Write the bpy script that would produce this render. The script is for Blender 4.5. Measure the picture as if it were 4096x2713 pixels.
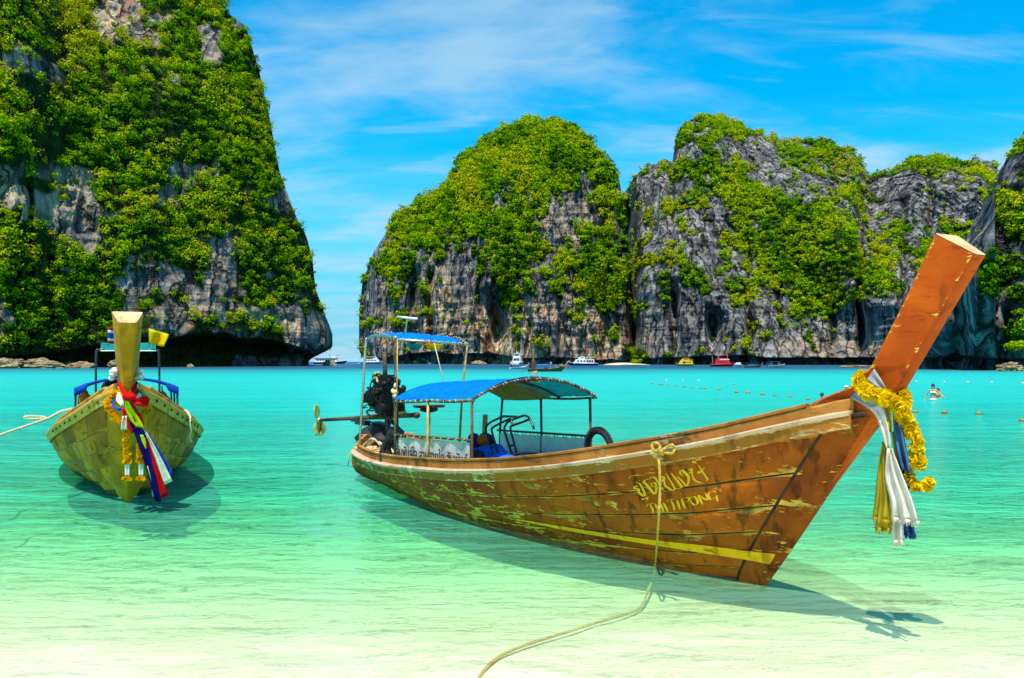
import bpy, bmesh, math, random
import numpy as np
from mathutils import Vector, Matrix
from mathutils.bvhtree import BVHTree
rnd = random.Random(7); rng = np.random.default_rng(11)
for o in list(bpy.data.objects): bpy.data.objects.remove(o)
S = bpy.context.scene
C = S.collection
R = math.radians
# ------------------------------------------------------------------ camera
FPX, CX, HY, EYE = 3500.0, 2048.0, 1446.0, 2.0      # focal length and horizon row in photo pixels, eye height in metres
cd = bpy.data.cameras.new('camera'); cam = bpy.data.objects.new('camera', cd); C.objects.link(cam)
cam.location = (0, 0, EYE); cam.rotation_euler = (R(90), 0, 0)
cd.sensor_width = 36; cd.lens = 36*FPX/4096; cd.shift_y = (HY-1356.5)/4096
cd.clip_start = .1; cd.clip_end = 60000
S.camera = cam
S.render.resolution_x = 1024; S.render.resolution_y = 678
# ------------------------------------------------------------------ sun and sky
SUN = Vector((-.10, -.40, 1.0)).normalized()        # towards the sun: high, behind the viewer, slightly left
sl = bpy.data.lights.new('sun', 'SUN'); so = bpy.data.objects.new('sun', sl); C.objects.link(so)
sl.energy = 5.0; sl.angle = R(.53); sl.color = (1.0, .92, .76)
so.rotation_euler = (-SUN).to_track_quat('-Z', 'Y').to_euler(); so.location = (0, -20, 60)
W = bpy.data.worlds.new('World'); S.world = W; W.use_nodes = True
wt = W.node_tree; wt.nodes.clear()
class NT:
    """terse node builder"""
    def __init__(s, tree): s.t = tree
    def n(s, typ, inputs=None, **kw):
        nd = s.t.nodes.new(typ)
        for k, v in kw.items(): setattr(nd, k, v)
        for k, v in (inputs or {}).items():
            sock = nd.inputs[k]
            if isinstance(v, bpy.types.NodeSocket): s.t.links.new(v, sock)
            else: sock.default_value = v
        return nd
    def mix(s, fac, a, b, mode='MIX'):
        nd = s.t.nodes.new('ShaderNodeMix'); nd.data_type = 'RGBA'; nd.blend_type = mode; nd.clamp_factor = True
        for k, v in ((0, fac), (6, a), (7, b)):
            if isinstance(v, bpy.types.NodeSocket): s.t.links.new(v, nd.inputs[k])
            else: nd.inputs[k].default_value = v if k == 0 else (tuple(v)+(1,) if len(v) == 3 else v)
        return nd.outputs[2]
    def m(s, op, a, b=0.0, c=0.0):
        nd = s.t.nodes.new('ShaderNodeMath'); nd.operation = op
        for k, v in enumerate((a, b, c)):
            if isinstance(v, bpy.types.NodeSocket): s.t.links.new(v, nd.inputs[k])
            else: nd.inputs[k].default_value = v
        return nd.outputs[0]
    def mr(s, v, a, b, c=0.0, d=1.0, smooth=True):
        nd = s.n('ShaderNodeMapRange', {0: v, 1: a, 2: b, 3: c, 4: d})
        nd.interpolation_type = 'SMOOTHSTEP' if smooth else 'LINEAR'; nd.clamp = True
        return nd.outputs[0]
    def noise(s, vec, scale, detail=4, rough=.55, dist=0.0, out=0):
        return s.n('ShaderNodeTexNoise', {'Vector': vec, 'Scale': scale, 'Detail': detail, 'Roughness': rough, 'Distortion': dist}).outputs[out]
    def mapping(s, vec, scale=(1, 1, 1), loc=(0, 0, 0), rot=(0, 0, 0)):
        return s.n('ShaderNodeMapping', {'Vector': vec, 'Scale': scale, 'Location': loc, 'Rotation': rot}).outputs[0]
    def attr(s, name, out=2): return s.n('ShaderNodeAttribute', attribute_name=name).outputs[out]
w = NT(wt)
sky = w.n('ShaderNodeTexSky', sky_type='NISHITA', sun_disc=False, sun_elevation=math.asin(SUN.z),
          sun_rotation=math.atan2(SUN.x, SUN.y), altitude=0, air_density=1.0, dust_density=.35, ozone_density=2.6)
skyc = w.mix(1.0, sky.outputs[0], (.0, .93, 1.20), 'MULTIPLY')
tc = w.n('ShaderNodeTexCoord').outputs['Generated']
sx = w.n('ShaderNodeSeparateXYZ', {0: tc})
inv = w.m('DIVIDE', 1.0, w.m('ADD', w.m('MAXIMUM', sx.outputs[2], 0.0), .22))
pv = w.n('ShaderNodeCombineXYZ', {0: w.m('MULTIPLY', sx.outputs[0], inv), 1: w.m('MULTIPLY', sx.outputs[1], inv), 2: 0.0}).outputs[0]
cl1 = w.noise(w.mapping(pv, (1.0, 1.5, 1), (3.35, 1.2, 0), (0, 0, R(14))), 1.25, 7, .56, .35)
cl2 = w.noise(w.mapping(pv, (1.4, 4.2, 1), (1.4, .2, 0), (0, 0, R(-16))), 1.5, 6, .6, .5)
cm = w.m('ADD', w.mr(cl1, .47, .70), w.m('MULTIPLY', w.mr(cl2, .50, .76), .55))
cm = w.m('MULTIPLY', w.m('MINIMUM', cm, 1.0), .62)
low = w.mr(sx.outputs[2], .30, .0, 0.0, .42)                      # thin veil of cloud lower down
cm = w.m('MINIMUM', w.m('ADD', cm, w.m('MULTIPLY', low, w.mr(cl2, .30, .62))), .85)
skyc = w.mix(w.mr(sx.outputs[2], .26, .0, 0.0, .92), skyc, (1.15, 3.3, 4.6))      # pale sea haze low over the horizon
skyc = w.mix(cm, skyc, (2.9, 4.1, 4.7))
bg = w.n('ShaderNodeBackground', {0: skyc, 1: .15})
w.n('ShaderNodeOutputWorld', {0: bg.outputs[0]})
S.view_settings.view_transform = 'Standard'; S.view_settings.look = 'None'
S.view_settings.exposure = 0.32; S.view_settings.gamma = 1.0
try: S.view_settings.use_curve_mapping = False
except Exception: pass
S.cycles.max_bounces = 5; S.cycles.diffuse_bounces = 3; S.cycles.glossy_bounces = 2; S.cycles.adaptive_threshold = .02; S.cycles.transparent_max_bounces = 12
S.cycles.caustics_reflective = False; S.cycles.caustics_refractive = False
# ------------------------------------------------------------------ photo pixels to places
def ray(px, py): return np.array([(px-CX)/FPX, 1.0, -(py-HY)/FPX])
def at_depth(px, py, y): d = ray(px, py); return np.array([0, 0, EYE])+d*y
def on_water(px, py, z=0.0): d = ray(px, py); t = (z-EYE)/d[2]; return np.array([0, 0, EYE])+d*t
# ------------------------------------------------------------------ materials
MATS = {}
def material(name):
    m = bpy.data.materials.new(name); m.use_nodes = True; m.node_tree.nodes.clear(); MATS[name] = m
    return m, NT(m.node_tree)
def finish(nt, shader, vol=None):
    o = nt.n('ShaderNodeOutputMaterial'); nt.t.links.new(shader, o.inputs[0])
def bump(nt, h, strength=.4, dist=.02):
    return nt.n('ShaderNodeBump', {'Height': h, 'Strength': strength, 'Distance': dist}).outputs[0]
def principled(nt, col, rough=.5, spec=.4, normal=None, metal=0.0, **kw):
    d = {'Base Color': col if isinstance(col, bpy.types.NodeSocket) else tuple(col)+(1,), 'Roughness': rough, 'Specular IOR Level': spec, 'Metallic': metal}
    if normal is not None: d['Normal'] = normal
    d.update(kw)
    return nt.n('ShaderNodeBsdfPrincipled', d).outputs[0]
def simple(name, col, rough=.55, spec=.35, var=.25, scale=9.0, bmp=.15, metal=0.0, dirt=None):
    """plain paint, metal, rubber: colour broken by noise, with fine relief"""
    m, t = material(name)
    co = t.n('ShaderNodeTexCoord').outputs['Object']
    a = t.noise(co, scale, 5, .6)
    dark = tuple(c*(1-var) for c in col); lite = tuple(min(1, c*(1+var)) for c in col)
    c = t.mix(t.mr(a, .3, .7), dark, lite)
    if dirt:
        b = t.noise(co, scale*.45, 6, .65, .6); c = t.mix(t.mr(b, .52, .66), c, dirt)
    finish(t, principled(t, c, rough, spec, bump(t, t.noise(co, scale*6, 4, .6), bmp, .01), metal))
    return m
# ------------------------------------------------------------------ mesh helpers
class MB:
    """collects vertices and faces, with an optional per-vertex uv"""
    def __init__(s): s.v = []; s.f = []; s.uv = []; s.rv = rnd.random()
    def add(s, vs, fs, uvs=None):
        b = len(s.v); s.v += [tuple(map(float, p)) for p in vs]; s.f += [tuple(b+i for i in f) for f in fs]
        s.uv += list(uvs) if uvs is not None else [(0, 0)]*len(vs)
    def box(s, c, d, rot=None, taper=1.0):
        x, y, z = d[0]/2, d[1]/2, d[2]/2
        vs = [Vector((sx*x*(taper if sz > 0 else 1), sy*y*(taper if sz > 0 else 1), sz*z)) for sz in (-1, 1) for sy in (-1, 1) for sx in (-1, 1)]
        if rot is not None: vs = [rot @ q for q in vs]
        s.add([q+Vector(c) for q in vs], [(0, 2, 3, 1), (4, 5, 7, 6), (0, 1, 5, 4), (2, 6, 7, 3), (0, 4, 6, 2), (1, 3, 7, 5)])
    def grid(s, P, uv=None, close_u=False, close_v=False, flip=False):
        P = np.asarray(P, float); n, m = P.shape[:2]
        vs = P.reshape(-1, 3); fs = []
        for i in range(n if close_u else n-1):
            for j in range(m if close_v else m-1):
                a, b, c, d = i*m+j, ((i+1) % n)*m+j, ((i+1) % n)*m+(j+1) % m, i*m+(j+1) % m
                fs.append((a, d, c, b) if flip else (a, b, c, d))
        if uv is None: uv = [(i/max(1, n-1), j/max(1, m-1)) for i in range(n) for j in range(m)]
        s.add(vs, fs, uv)
    def tube(s, pts, r, n=8, cap=True):
        pts = [Vector(p) for p in pts]; k = len(pts)
        rr = [r]*k if np.isscalar(r) else list(r)
        T = [(pts[min(i+1, k-1)]-pts[max(i-1, 0)]).normalized() for i in range(k)]
        ref = Vector((0, 0, 1)) if abs(T[0].z) < .9 else Vector((1, 0, 0))
        N = T[0].cross(ref).normalized(); rings = []
        for i in range(k):
            N = (N-T[i]*N.dot(T[i])); N = N.normalized() if N.length > 1e-6 else T[i].orthogonal().normalized()
            B = T[i].cross(N)
            rings.append([pts[i]+(N*math.cos(2*math.pi*j/n)+B*math.sin(2*math.pi*j/n))*rr[i] for j in range(n)])
        base = len(s.v); s.grid(rings, close_v=True)
        if cap:
            s.f.append(tuple(base+j for j in range(n))); s.f.append(tuple(base+(k-1)*n+j for j in reversed(range(n))))
    def ellipsoid(s, c, d, n=10, m=7, rot=None, jit=0.0):
        P = []
        for i in range(m+1):
            a = math.pi*i/m; row = []
            for j in range(n):
                b = 2*math.pi*j/n; q = Vector((math.sin(a)*math.cos(b)*d[0], math.sin(a)*math.sin(b)*d[1], -math.cos(a)*d[2]))*(1+jit*rnd.uniform(-1, 1))
                if rot is not None: q = rot @ q
                row.append(q+Vector(c))
            P.append(row)
        s.grid(P, close_v=True)
    def build(s, name, mat, parent=None, smooth=False, uv=False):
        off = None
        if parent is None and s.v:                                   # a thing of one mesh: origin at its base
            A = np.array(s.v); off = np.array([A[:, 0].mean(), A[:, 1].mean(), A[:, 2].min()]); s.v = [tuple(q) for q in A-off]
        me = bpy.data.meshes.new(name); me.from_pydata(s.v, [], s.f)
        if uv and len(me.vertices) == len(s.uv):
            at = me.attributes.new('uvp', 'FLOAT_VECTOR', 'POINT')
            at.data.foreach_set('vector', np.array([(u, v, s.rv) for u, v in s.uv], dtype=np.float32).ravel())
        if smooth: me.polygons.foreach_set('use_smooth', np.ones(len(me.polygons), bool))
        bm = bmesh.new(); bm.from_mesh(me); bmesh.ops.recalc_face_normals(bm, faces=bm.faces); bm.to_mesh(me); bm.free()
        me.materials.append(MATS[mat]); o = link(name, me, parent)
        if off is not None: o.location = off
        return o
def link(name, me, parent=None):
    o = bpy.data.objects.new(name, me); C.objects.link(o)
    if parent is not None: o.parent = parent
    return o
def tag(o, label=None, cat=None, group=None, kind=None):
    for k, v in (('label', label), ('category', cat), ('group', group), ('kind', kind)):
        if v: o[k] = v
    return o
def empty(name, loc, rz=0.0):
    o = bpy.data.objects.new(name, None); C.objects.link(o); o.location = loc; o.rotation_euler = (0, 0, rz); o.empty_display_size = .3
    return o
def spline(pts, n):
    """Catmull-Rom through the points"""
    P = [np.asarray(p, float) for p in pts]; P = [2*P[0]-P[1]]+P+[2*P[-1]-P[-2]]; out = []
    k = len(P)-3
    for q in np.linspace(0, k-1e-9, n):
        i = int(q); t = q-i; a, b, c, d = P[i:i+4]
        out.append(.5*((2*b)+(-a+c)*t+(2*a-5*b+4*c-d)*t*t+(-a+3*b-3*c+d)*t**3))
    return out
# ------------------------------------------------------------------ numpy noise
def _h(ix, iy, iz):
    h = (ix.astype(np.int64)*374761393+iy.astype(np.int64)*668265263+iz.astype(np.int64)*2147483647) & 0xffffffff
    h = ((h ^ (h >> 13))*1274126177) & 0xffffffff
    h = (h ^ (h >> 16)); h = (h*2246822519) & 0xffffffff
    return ((h ^ (h >> 15)) & 0xffffff)/float(0xffffff)
def vnoise(x, y, z=0.0):
    x = np.asarray(x, float); y = np.asarray(y, float); z = np.zeros_like(x)+z
    ix, iy, iz = np.floor(x), np.floor(y), np.floor(z); fx, fy, fz = x-ix, y-iy, z-iz
    fx, fy, fz = [q*q*q*(q*(q*6-15)+10) for q in (fx, fy, fz)]
    r = 0
    for a in (0, 1):
        for b in (0, 1):
            for c in (0, 1):
                r = r+_h(ix+a, iy+b, iz+c)*(fx if a else 1-fx)*(fy if b else 1-fy)*(fz if c else 1-fz)
    return r*2-1
def fbm(x, y, z=0.0, o=4, g=.5, l=2.03):
    s = 0; a = 1; n = 0
    for i in range(o):
        s = s+a*vnoise(x*l**i+17.3*i, y*l**i-9.1*i, z*l**i+3.7*i); n += a; a *= g
    return s/n
def ridged(x, y, z=0.0, o=4, g=.5):
    s = 0; a = 1; n = 0
    for i in range(o):
        s = s+a*(1-np.abs(vnoise(x*2.1**i+5.1*i, y*2.1**i+1.9*i, z*2.1**i))*2); n += a; a *= g
    return s/n
def sstep(a, b, x): t = np.clip((x-a)/(b-a), 0, 1); return t*t*(3-2*t)
def np_mesh(name, V, F, mat, attrs=None, smooth=True, parent=None):
    me = bpy.data.meshes.new(name); k = F.shape[1]
    me.vertices.add(len(V)); me.vertices.foreach_set('co', np.ascontiguousarray(V, np.float32).ravel())
    me.loops.add(F.size); me.loops.foreach_set('vertex_index', np.ascontiguousarray(F, np.int32).ravel())
    me.polygons.add(len(F)); me.polygons.foreach_set('loop_start', np.arange(0, F.size, k, dtype=np.int32))
    me.polygons.foreach_set('use_smooth', np.full(len(F), smooth))
    for n_, (dom, arr) in (attrs or {}).items():
        a = me.attributes.new(n_, 'FLOAT', dom); a.data.foreach_set('value', np.ascontiguousarray(arr, np.float32))
    me.update(calc_edges=True); me.materials.append(MATS[mat])
    return link(name, me, parent)
# ================================================================== SEA AND SAND
def bed_z(y):
    return np.interp(y, [-30, 0, 4, 8, 13, 20, 40, 90, 200, 500], [2.2, .30, .02, -.24, -.46, -.60, -.90, -1.9, -6, -14])
m, t = material('sand')
co = t.n('ShaderNodeTexCoord').outputs['Object']
a = t.noise(co, .8, 5, .6); b = t.noise(t.mapping(co, (.5, 2.2, 1), rot=(0, 0, R(-12))), 1.4, 5, .6, .8); g = t.noise(co, 180, 2)
c = t.mix(t.mr(a, .3, .7), (.72, .67, .52), (.82, .78, .64)); c = t.mix(t.mr(b, .50, .78, 0, .3), c, (.66, .62, .46)); c = t.mix(t.mr(g, .3, .7, 0, .18), c, (.95, .90, .78))
rip = t.n('ShaderNodeTexWave', {'Vector': t.mapping(co, (.6, 3.0, 1), rot=(0, 0, R(-10))), 'Scale': 1.3, 'Distortion': 6.0, 'Detail': 3.0, 'Detail Scale': 1.2}, wave_type='BANDS', bands_direction='Y').outputs[1]
finish(t, principled(t, c, .9, .1, bump(t, rip, .12, .03)))
xs = np.concatenate([-np.geomspace(900, 12, 26), np.linspace(-11, 11, 67), np.geomspace(12, 900, 26)])
ys = np.concatenate([np.linspace(-8, 26, 137), np.geomspace(27, 600, 40)])
Xg, Yg = np.meshgrid(xs, ys, indexing='ij')
Zg = bed_z(Yg+.9*fbm(Xg/5, Yg/9, 1.0, 3)*np.clip(Yg/6, 0, 2))+.035*fbm(Xg/1.3, Yg/.7, 2.0, 4)+.05*fbm(Xg/6, Yg/3, 5.0, 2)
def gridF(n, mm):
    i, j = np.meshgrid(np.arange(n-1), np.arange(mm-1), indexing='ij'); a = (i*mm+j).ravel()
    return np.stack([a, a+mm, a+mm+1, a+1], 1)
tag(np_mesh('seabed', np.stack([Xg, Yg, Zg], -1).reshape(-1, 3), gridF(*Xg.shape), 'sand'), 'pale rippled sand under the clear shallow water', 'sand', kind='structure')
# water: clear and colourless over the shallows, milky turquoise where it deepens, blue beyond the bay
m, t = material('sea_water')
co = t.n('ShaderNodeTexCoord').outputs['Object']
ps = t.n('ShaderNodeSeparateXYZ', {0: co}); Y = ps.outputs[1]
patch = t.noise(t.mapping(co, (.04, .10, 1)), 1.0, 4, .6, .4)
Yw = t.m('ADD', Y, t.m('MULTIPLY', t.m('SUBTRACT', patch, .5), t.m('MULTIPLY', Y, .55)))
LY = t.m('LOGARITHM', t.m('MAXIMUM', Yw, 1.0), 10.0)
def ramp(t, f, stops):
    r = t.n('ShaderNodeValToRGB', {0: f}); e = r.color_ramp.elements
    while len(e) < len(stops): e.new(.5)
    for q, (p, c) in zip(e, stops): q.position = p; q.color = tuple(c)+(1,)
    return r.outputs[0]
L4 = t.m('DIVIDE', LY, 4.0)
def lp(y): return math.log10(y)/4
body = ramp(t, L4, [(lp(6), (.60, .76, .56)), (lp(8.5), (.20, .72, .40)), (lp(13), (.07, .66, .44)), (lp(40), (.006, .52, .43)), (lp(120), (.004, .43, .40)), (lp(200), (.004, .22, .26)), (lp(270), (.003, .07, .13)), (lp(4000), (.006, .10, .28))])
turb = ramp(t, L4, [(lp(5), (.08,)*3), (lp(6.5), (.17,)*3), (lp(8), (.26,)*3), (lp(12), (.36,)*3), (lp(24), (.70,)*3), (lp(45), (.94,)*3), (lp(120), (1,)*3)])
tint = ramp(t, L4, [(lp(5), (.97, .98, .94)), (lp(7.5), (.80, .955, .74)), (lp(10), (.52, .94, .60)), (lp(13), (.30, .91, .54)), (lp(25), (.12, .86, .60))])
# ripples: long crests across the view plus chop; slopes die with distance so that they stay below a pixel's noise
v1 = t.mapping(co, (.75, 1.35, 1), rot=(0, 0, R(-13)))
wA = t.noise(v1, 1.1, 3, .55, .8); wB = t.noise(t.mapping(co, (1.9, 3.0, 1), rot=(0, 0, R(9))), 1.5, 4, .6, .6)
wC = t.noise(t.mapping(co, (.10, .34, 1), rot=(0, 0, R(-6))), 1.0, 4, .6, .4); wD = t.noise(t.mapping(co, (.02, .09, 1)), 1.0, 3, .55)
h = t.m('ADD', t.m('MULTIPLY', wA, .27), t.m('ADD', t.m('MULTIPLY', wB, .11), t.m('ADD', t.m('MULTIPLY', wC, .9), t.m('MULTIPLY', wD, 2.0))))
nrm = bump(t, h, .95, 1.0)
gl = t.n('ShaderNodeBsdfGlossy', {'Color': (.92, .97, 1, 1), 'Roughness': t.mr(LY, 1.0, 2.3, .05, .35), 'Normal': nrm}).outputs[0]
df = t.n('ShaderNodeBsdfDiffuse', {'Color': body, 'Normal': bump(t, h, .75, 1.0)}).outputs[0]
tr = t.n('ShaderNodeBsdfTransparent', {'Color': tint}).outputs[0]
inner = t.n('ShaderNodeMixShader', {0: turb, 1: tr, 2: df}).outputs[0]
fr = t.n('ShaderNodeFresnel', {'IOR': 1.33, 'Normal': nrm}).outputs[0]
frc = t.m('MULTIPLY', t.mr(fr, .05, .75, 0.0, .85, False), t.m('MULTIPLY', t.mr(LY, .75, 1.15, .36, 1.0), t.mr(LY, 1.4, 2.2, 1.0, .38)))
finish(t, t.n('ShaderNodeMixShader', {0: frc, 1: inner, 2: gl}).outputs[0])
xs = np.concatenate([-np.geomspace(30000, 14, 40), np.linspace(-13, 13, 53), np.geomspace(14, 30000, 40)]); ys = np.concatenate([np.linspace(-6, 30, 73), np.geomspace(32, 40000, 60)])
Xg, Yg = np.meshgrid(xs, ys, indexing='ij')
tag(np_mesh('sea', np.stack([Xg, Yg, 0*Xg], -1).reshape(-1, 3), gridF(*Xg.shape), 'sea_water'), 'clear turquoise sea water filling the bay', 'sea', kind='structure')
# ================================================================== CLIFFS
m, t = material('limestone')
co = t.n('ShaderNodeTexCoord').outputs['Object']
veg = t.attr('veg'); warm = t.attr('warm'); sc = t.attr('gran')
a = t.noise(t.mapping(co, (.10, .10, .016)), 1.0, 6, .65, .5); b = t.noise(t.mapping(co, (.35, .35, .06)), 1.0, 6, .7, .3); d = t.noise(t.mapping(co, (.03, .03, .30), rot=(R(6), R(4), 0)), 1.0, 5, .65)
c = t.mix(t.mr(a, .40, .62), (.075, .080, .092), (.36, .35, .33)); c = t.mix(t.mr(b, .47, .60, 0, .85), c, (.030, .034, .042)); c = t.mix(t.mr(d, .56, .66, 0, .6), c, (.04, .044, .05))
vo = t.n('ShaderNodeTexVoronoi', {'Vector': t.mapping(t.n('ShaderNodeVectorMath', {0: co, 1: t.n('ShaderNodeVectorMath', {0: t.noise(co, .12, 4, .6, 0, 1), 1: (9, 9, 9)}, operation='MULTIPLY').outputs[0]}).outputs[0], (.13, .07, .022), rot=(0, R(5), 0)), 'Scale': 1.0}, feature='DISTANCE_TO_EDGE').outputs[0]
crk = t.mr(vo, .07, .0); c = t.mix(t.m('MULTIPLY', crk, .7), c, (.012, .013, .016))
wn = t.noise(t.mapping(co, (.05, .05, .03)), 1.0, 6, .65, .6)
och = t.mix(t.mr(b, .42, .58), (.66, .47, .26), (.24, .22, .19)); och = t.mix(t.mr(a, .50, .62), och, (.36, .14, .06))
c = t.mix(t.m('MULTIPLY', warm, t.mr(wn, .36, .52)), c, och)
gr = t.mix(t.mr(t.noise(co, .35, 5, .6), .35, .65), (.008, .020, .003), (.035, .060, .005))
c = t.mix(t.m('MULTIPLY', crk, .7), c, (.02, .018, .016)); c = t.mix(t.mr(veg, .34, .62), c, gr)
h = t.m('ADD', t.m('ADD', t.m('MULTIPLY', crk, -2.0), t.m('MULTIPLY', b, 1.6)), t.m('ADD', t.m('MULTIPLY', d, 1.2), t.m('MULTIPLY', t.noise(t.mapping(co, (.9, .9, .35)), 1.0, 5, .7), .8)))
finish(t, principled(t, c, .9, .15, bump(t, h, .9, 1.0)))
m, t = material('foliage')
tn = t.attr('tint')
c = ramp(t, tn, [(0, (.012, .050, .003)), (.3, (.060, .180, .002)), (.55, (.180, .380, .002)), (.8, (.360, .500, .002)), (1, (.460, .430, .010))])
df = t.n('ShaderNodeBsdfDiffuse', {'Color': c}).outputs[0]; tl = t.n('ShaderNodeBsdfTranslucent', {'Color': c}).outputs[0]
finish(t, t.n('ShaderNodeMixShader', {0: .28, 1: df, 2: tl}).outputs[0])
def leaves(name, cen, rad, tint, nl, size, label, tilt=(0, -.6, 1.0)):
    """crowns of many small leaf sprays, set over the upper and outer side of each bush"""
    N = len(cen); k = np.repeat(np.arange(N), nl); n = len(k)
    d = rng.normal(size=(n, 3))+np.array(tilt); d /= np.linalg.norm(d, axis=1)[:, None]
    ph = rng.uniform(0, 6.28, (N, 3))[k]
    lump = 1+.28*np.sin(3*d[:, 0]*2+ph[:, 0])+.22*np.sin(4*d[:, 2]*2+ph[:, 1])
    p = cen[k]+d*(rad[k]*lump*rng.uniform(.55, 1.05, n))[:, None]*np.array([1, 1, .78])
    nn = d+.42*rng.normal(size=(n, 3)); nn /= np.linalg.norm(nn, axis=1)[:, None]
    q = np.cross(nn, rng.normal(size=(n, 3))); q /= np.linalg.norm(q, axis=1)[:, None]; s = np.cross(nn, q)
    sz = size[k]*rng.uniform(.55, 1.35, n)
    q *= sz[:, None]; s *= (sz*rng.uniform(.45, .8, n))[:, None]; bend = nn*(sz*.25)[:, None]
    V = np.stack([p-q-bend, p-s, p+q-bend, p+s], 1).reshape(-1, 3)
    F = np.arange(4*n).reshape(-1, 4)
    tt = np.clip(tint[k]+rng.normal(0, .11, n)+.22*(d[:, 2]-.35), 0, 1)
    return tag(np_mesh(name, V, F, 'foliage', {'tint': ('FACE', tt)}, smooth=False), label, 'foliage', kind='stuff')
def cliff(name, label, px0, px1, ncol, nrow, crest, base, dtop, rockf, bush, foliage_name, flabel, prof=None, notch=None, relief=1.0, seed=0.0, lean=None, warmf=None, gash=(), back=120, fmix=.80, drop=0):
    """a rock wall over a plan line: columns run up the wall, the face is pushed in and out by fluting, ledges, clefts and the sea notch"""
    px = np.linspace(px0, px1, ncol); v = np.linspace(0, 1, nrow)
    cr = np.interp(px, *zip(*crest)); cr = cr+drop+fbm(px/34.0, px*0+seed, 0, 4)*18*relief
    yb = np.interp(px, *zip(*base)); dt = np.interp(px, *zip(*dtop))
    Yc = yb+dt; Zc = EYE+(HY-cr)/FPX*Yc
    PX, Vv = np.meshgrid(px, v, indexing='ij'); YB, DT, ZC = [np.repeat(q[:, None], nrow, 1) for q in (yb, dt, Zc)]
    z = ZC*Vv
    Sv = (1-np.sqrt(np.clip(1-(Vv*.985)**2, 0, 1)))/(1-math.sqrt(1-.985**2)) if prof is None else prof(PX, Vv)
    Y0 = YB+Sv*DT
    xm = (PX-CX)/FPX*Y0; s = seed
    sc = relief
    rock = np.clip(rockf(PX, HY-(z-EYE)/Y0*FPX)+.70*fbm(xm/17, z/19, s, 5, .6)+fmix*fbm(xm/5.5, z/7.5, s+20, 3), 0, 1)
    big = fbm(xm/60, z/75, s+1, 4)*16*sc
    med = fbm(xm/17, z/21+.3*fbm(xm/30, z/30, s, 2), s+2, 4)*6.5*sc
    flu = (ridged(xm/8.5+.5*fbm(xm/20, z/20, s, 2), z/75, s+3, 4)*5.5+ridged(xm/3.2, z/22, s+13, 3)*2.0)*sc; bed = fbm(xm/45, z/3.2, s+4, 3)*1.5*sc; fine = fbm(xm/2.6, z/4.5, s+5, 4)*1.5*sc
    dsp = big+med+fine*(.4+.6*rock)+rock*(flu+bed)
    py = HY-(z-EYE)/Y0*FPX
    for gx, gt, gb, gw, gd in gash:
        ctr = gx+6*np.sin(py/40.0); dsp -= gd*np.exp(-((PX-ctr)/gw)**2)*sstep(gt-30, gt+40, py)*(1-sstep(gb-10, gb+30, py)*.0)
    dsp *= np.clip(Vv*8, .15, 1)*np.clip((1-Vv)*7, .35, 1)
    if notch is not None:
        nz = np.interp(px, *zip(*[(q[0], q[1]) for q in notch])); nd = np.interp(px, *zip(*[(q[0], q[2]) for q in notch]))
        nz = np.repeat(nz[:, None], nrow, 1)*(1+.30*fbm(xm/14, xm*0, s+7, 3)); nd = np.repeat(nd[:, None], nrow, 1)
        dsp -= nd*(1-sstep(nz*.82, nz*1.02, z))*(.8+.2*np.clip(z/np.maximum(nz, .1), 0, 1))
    Yf = Y0-dsp
    PXe = PX if lean is None else PX+lean(PX, Vv, z)
    V = np.stack([(PXe-CX)/FPX*Yf, Yf, z-.6*(Vv == 0)], -1)
    vegm = 1-rock
    # far side, so that the mountain is solid
    bk = []
    for q in (.25, .6, 1.0):
        Yk = Yc+back*q; pxb = px if lean is None else px+lean(px, 0*px, 0*px); bk.append(np.stack([(pxb-CX)/FPX*Yk, Yk, Zc*(1-q*q)-.6*(q == 1)], -1)[:, None])
    Vall = np.concatenate([V]+bk, 1); n, mm = Vall.shape[:2]
    ex = lambda A: np.concatenate([A, np.repeat(A[:, -1:], 3, 1)], 1).ravel()
    wm = np.clip(warmf(PX, py), 0, 1) if warmf else 0*PX
    o = tag(np_mesh(name, Vall.reshape(-1, 3), gridF(n, mm), 'limestone', {'veg': ('POINT', ex(vegm)), 'warm': ('POINT', ex(wm)), 'gran': ('POINT', ex(0*PX))}, smooth=False), label, 'cliff', kind='structure')
    # planting
    nb, r0, r1, nl, ls = bush
    ii = rng.uniform(0, ncol-1.01, nb*4); jj = rng.uniform(0, nrow-1.01, nb*4); i0 = ii.astype(int); j0 = jj.astype(int)
    P = V[i0, j0]+(ii-i0)[:, None]*(V[np.minimum(i0+1, ncol-1), j0]-V[i0, j0])+(jj-j0)[:, None]*(V[i0, np.minimum(j0+1, nrow-1)]-V[i0, j0])
    cellw = np.abs(V[np.minimum(i0+1, ncol-1), j0, 0]-V[i0, j0, 0])*np.abs(V[i0, np.minimum(j0+1, nrow-1), 2]-V[i0, j0, 2])
    vm = vegm[i0, j0]; ok = (rng.uniform(size=len(vm)) < sstep(.28, .62, vm)+.03*(vm > .08)) & (rng.uniform(size=len(vm)) < cellw/np.percentile(cellw, 92))
    if notch is not None: ok &= P[:, 2] > nz[i0, j0]*1.12
    P = P[ok][:nb]; vm = vm[ok][:nb]
    cl = fbm(P[:, 0]/16, P[:, 2]/16, s+9, 3)
    rad = (r0+(r1-r0)*rng.beta(1.3, 3.0, len(P)))*(.55+.45*sstep(.2, .6, vm))*(1+.35*cl)
    grassy = fbm(P[:, 0]/30, P[:, 2]/24, s+12, 3)
    tint = np.clip(.57+.55*cl+.34*sstep(.1, .5, grassy)+rng.normal(0, .20, len(P)), .03, .98)
    cen = P+np.array([0, -.55, .40])*rad[:, None]
    leaves(foliage_name, cen, rad, tint, nl, ls*(.7+.6*rad/r1), flabel)
    return o
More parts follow.
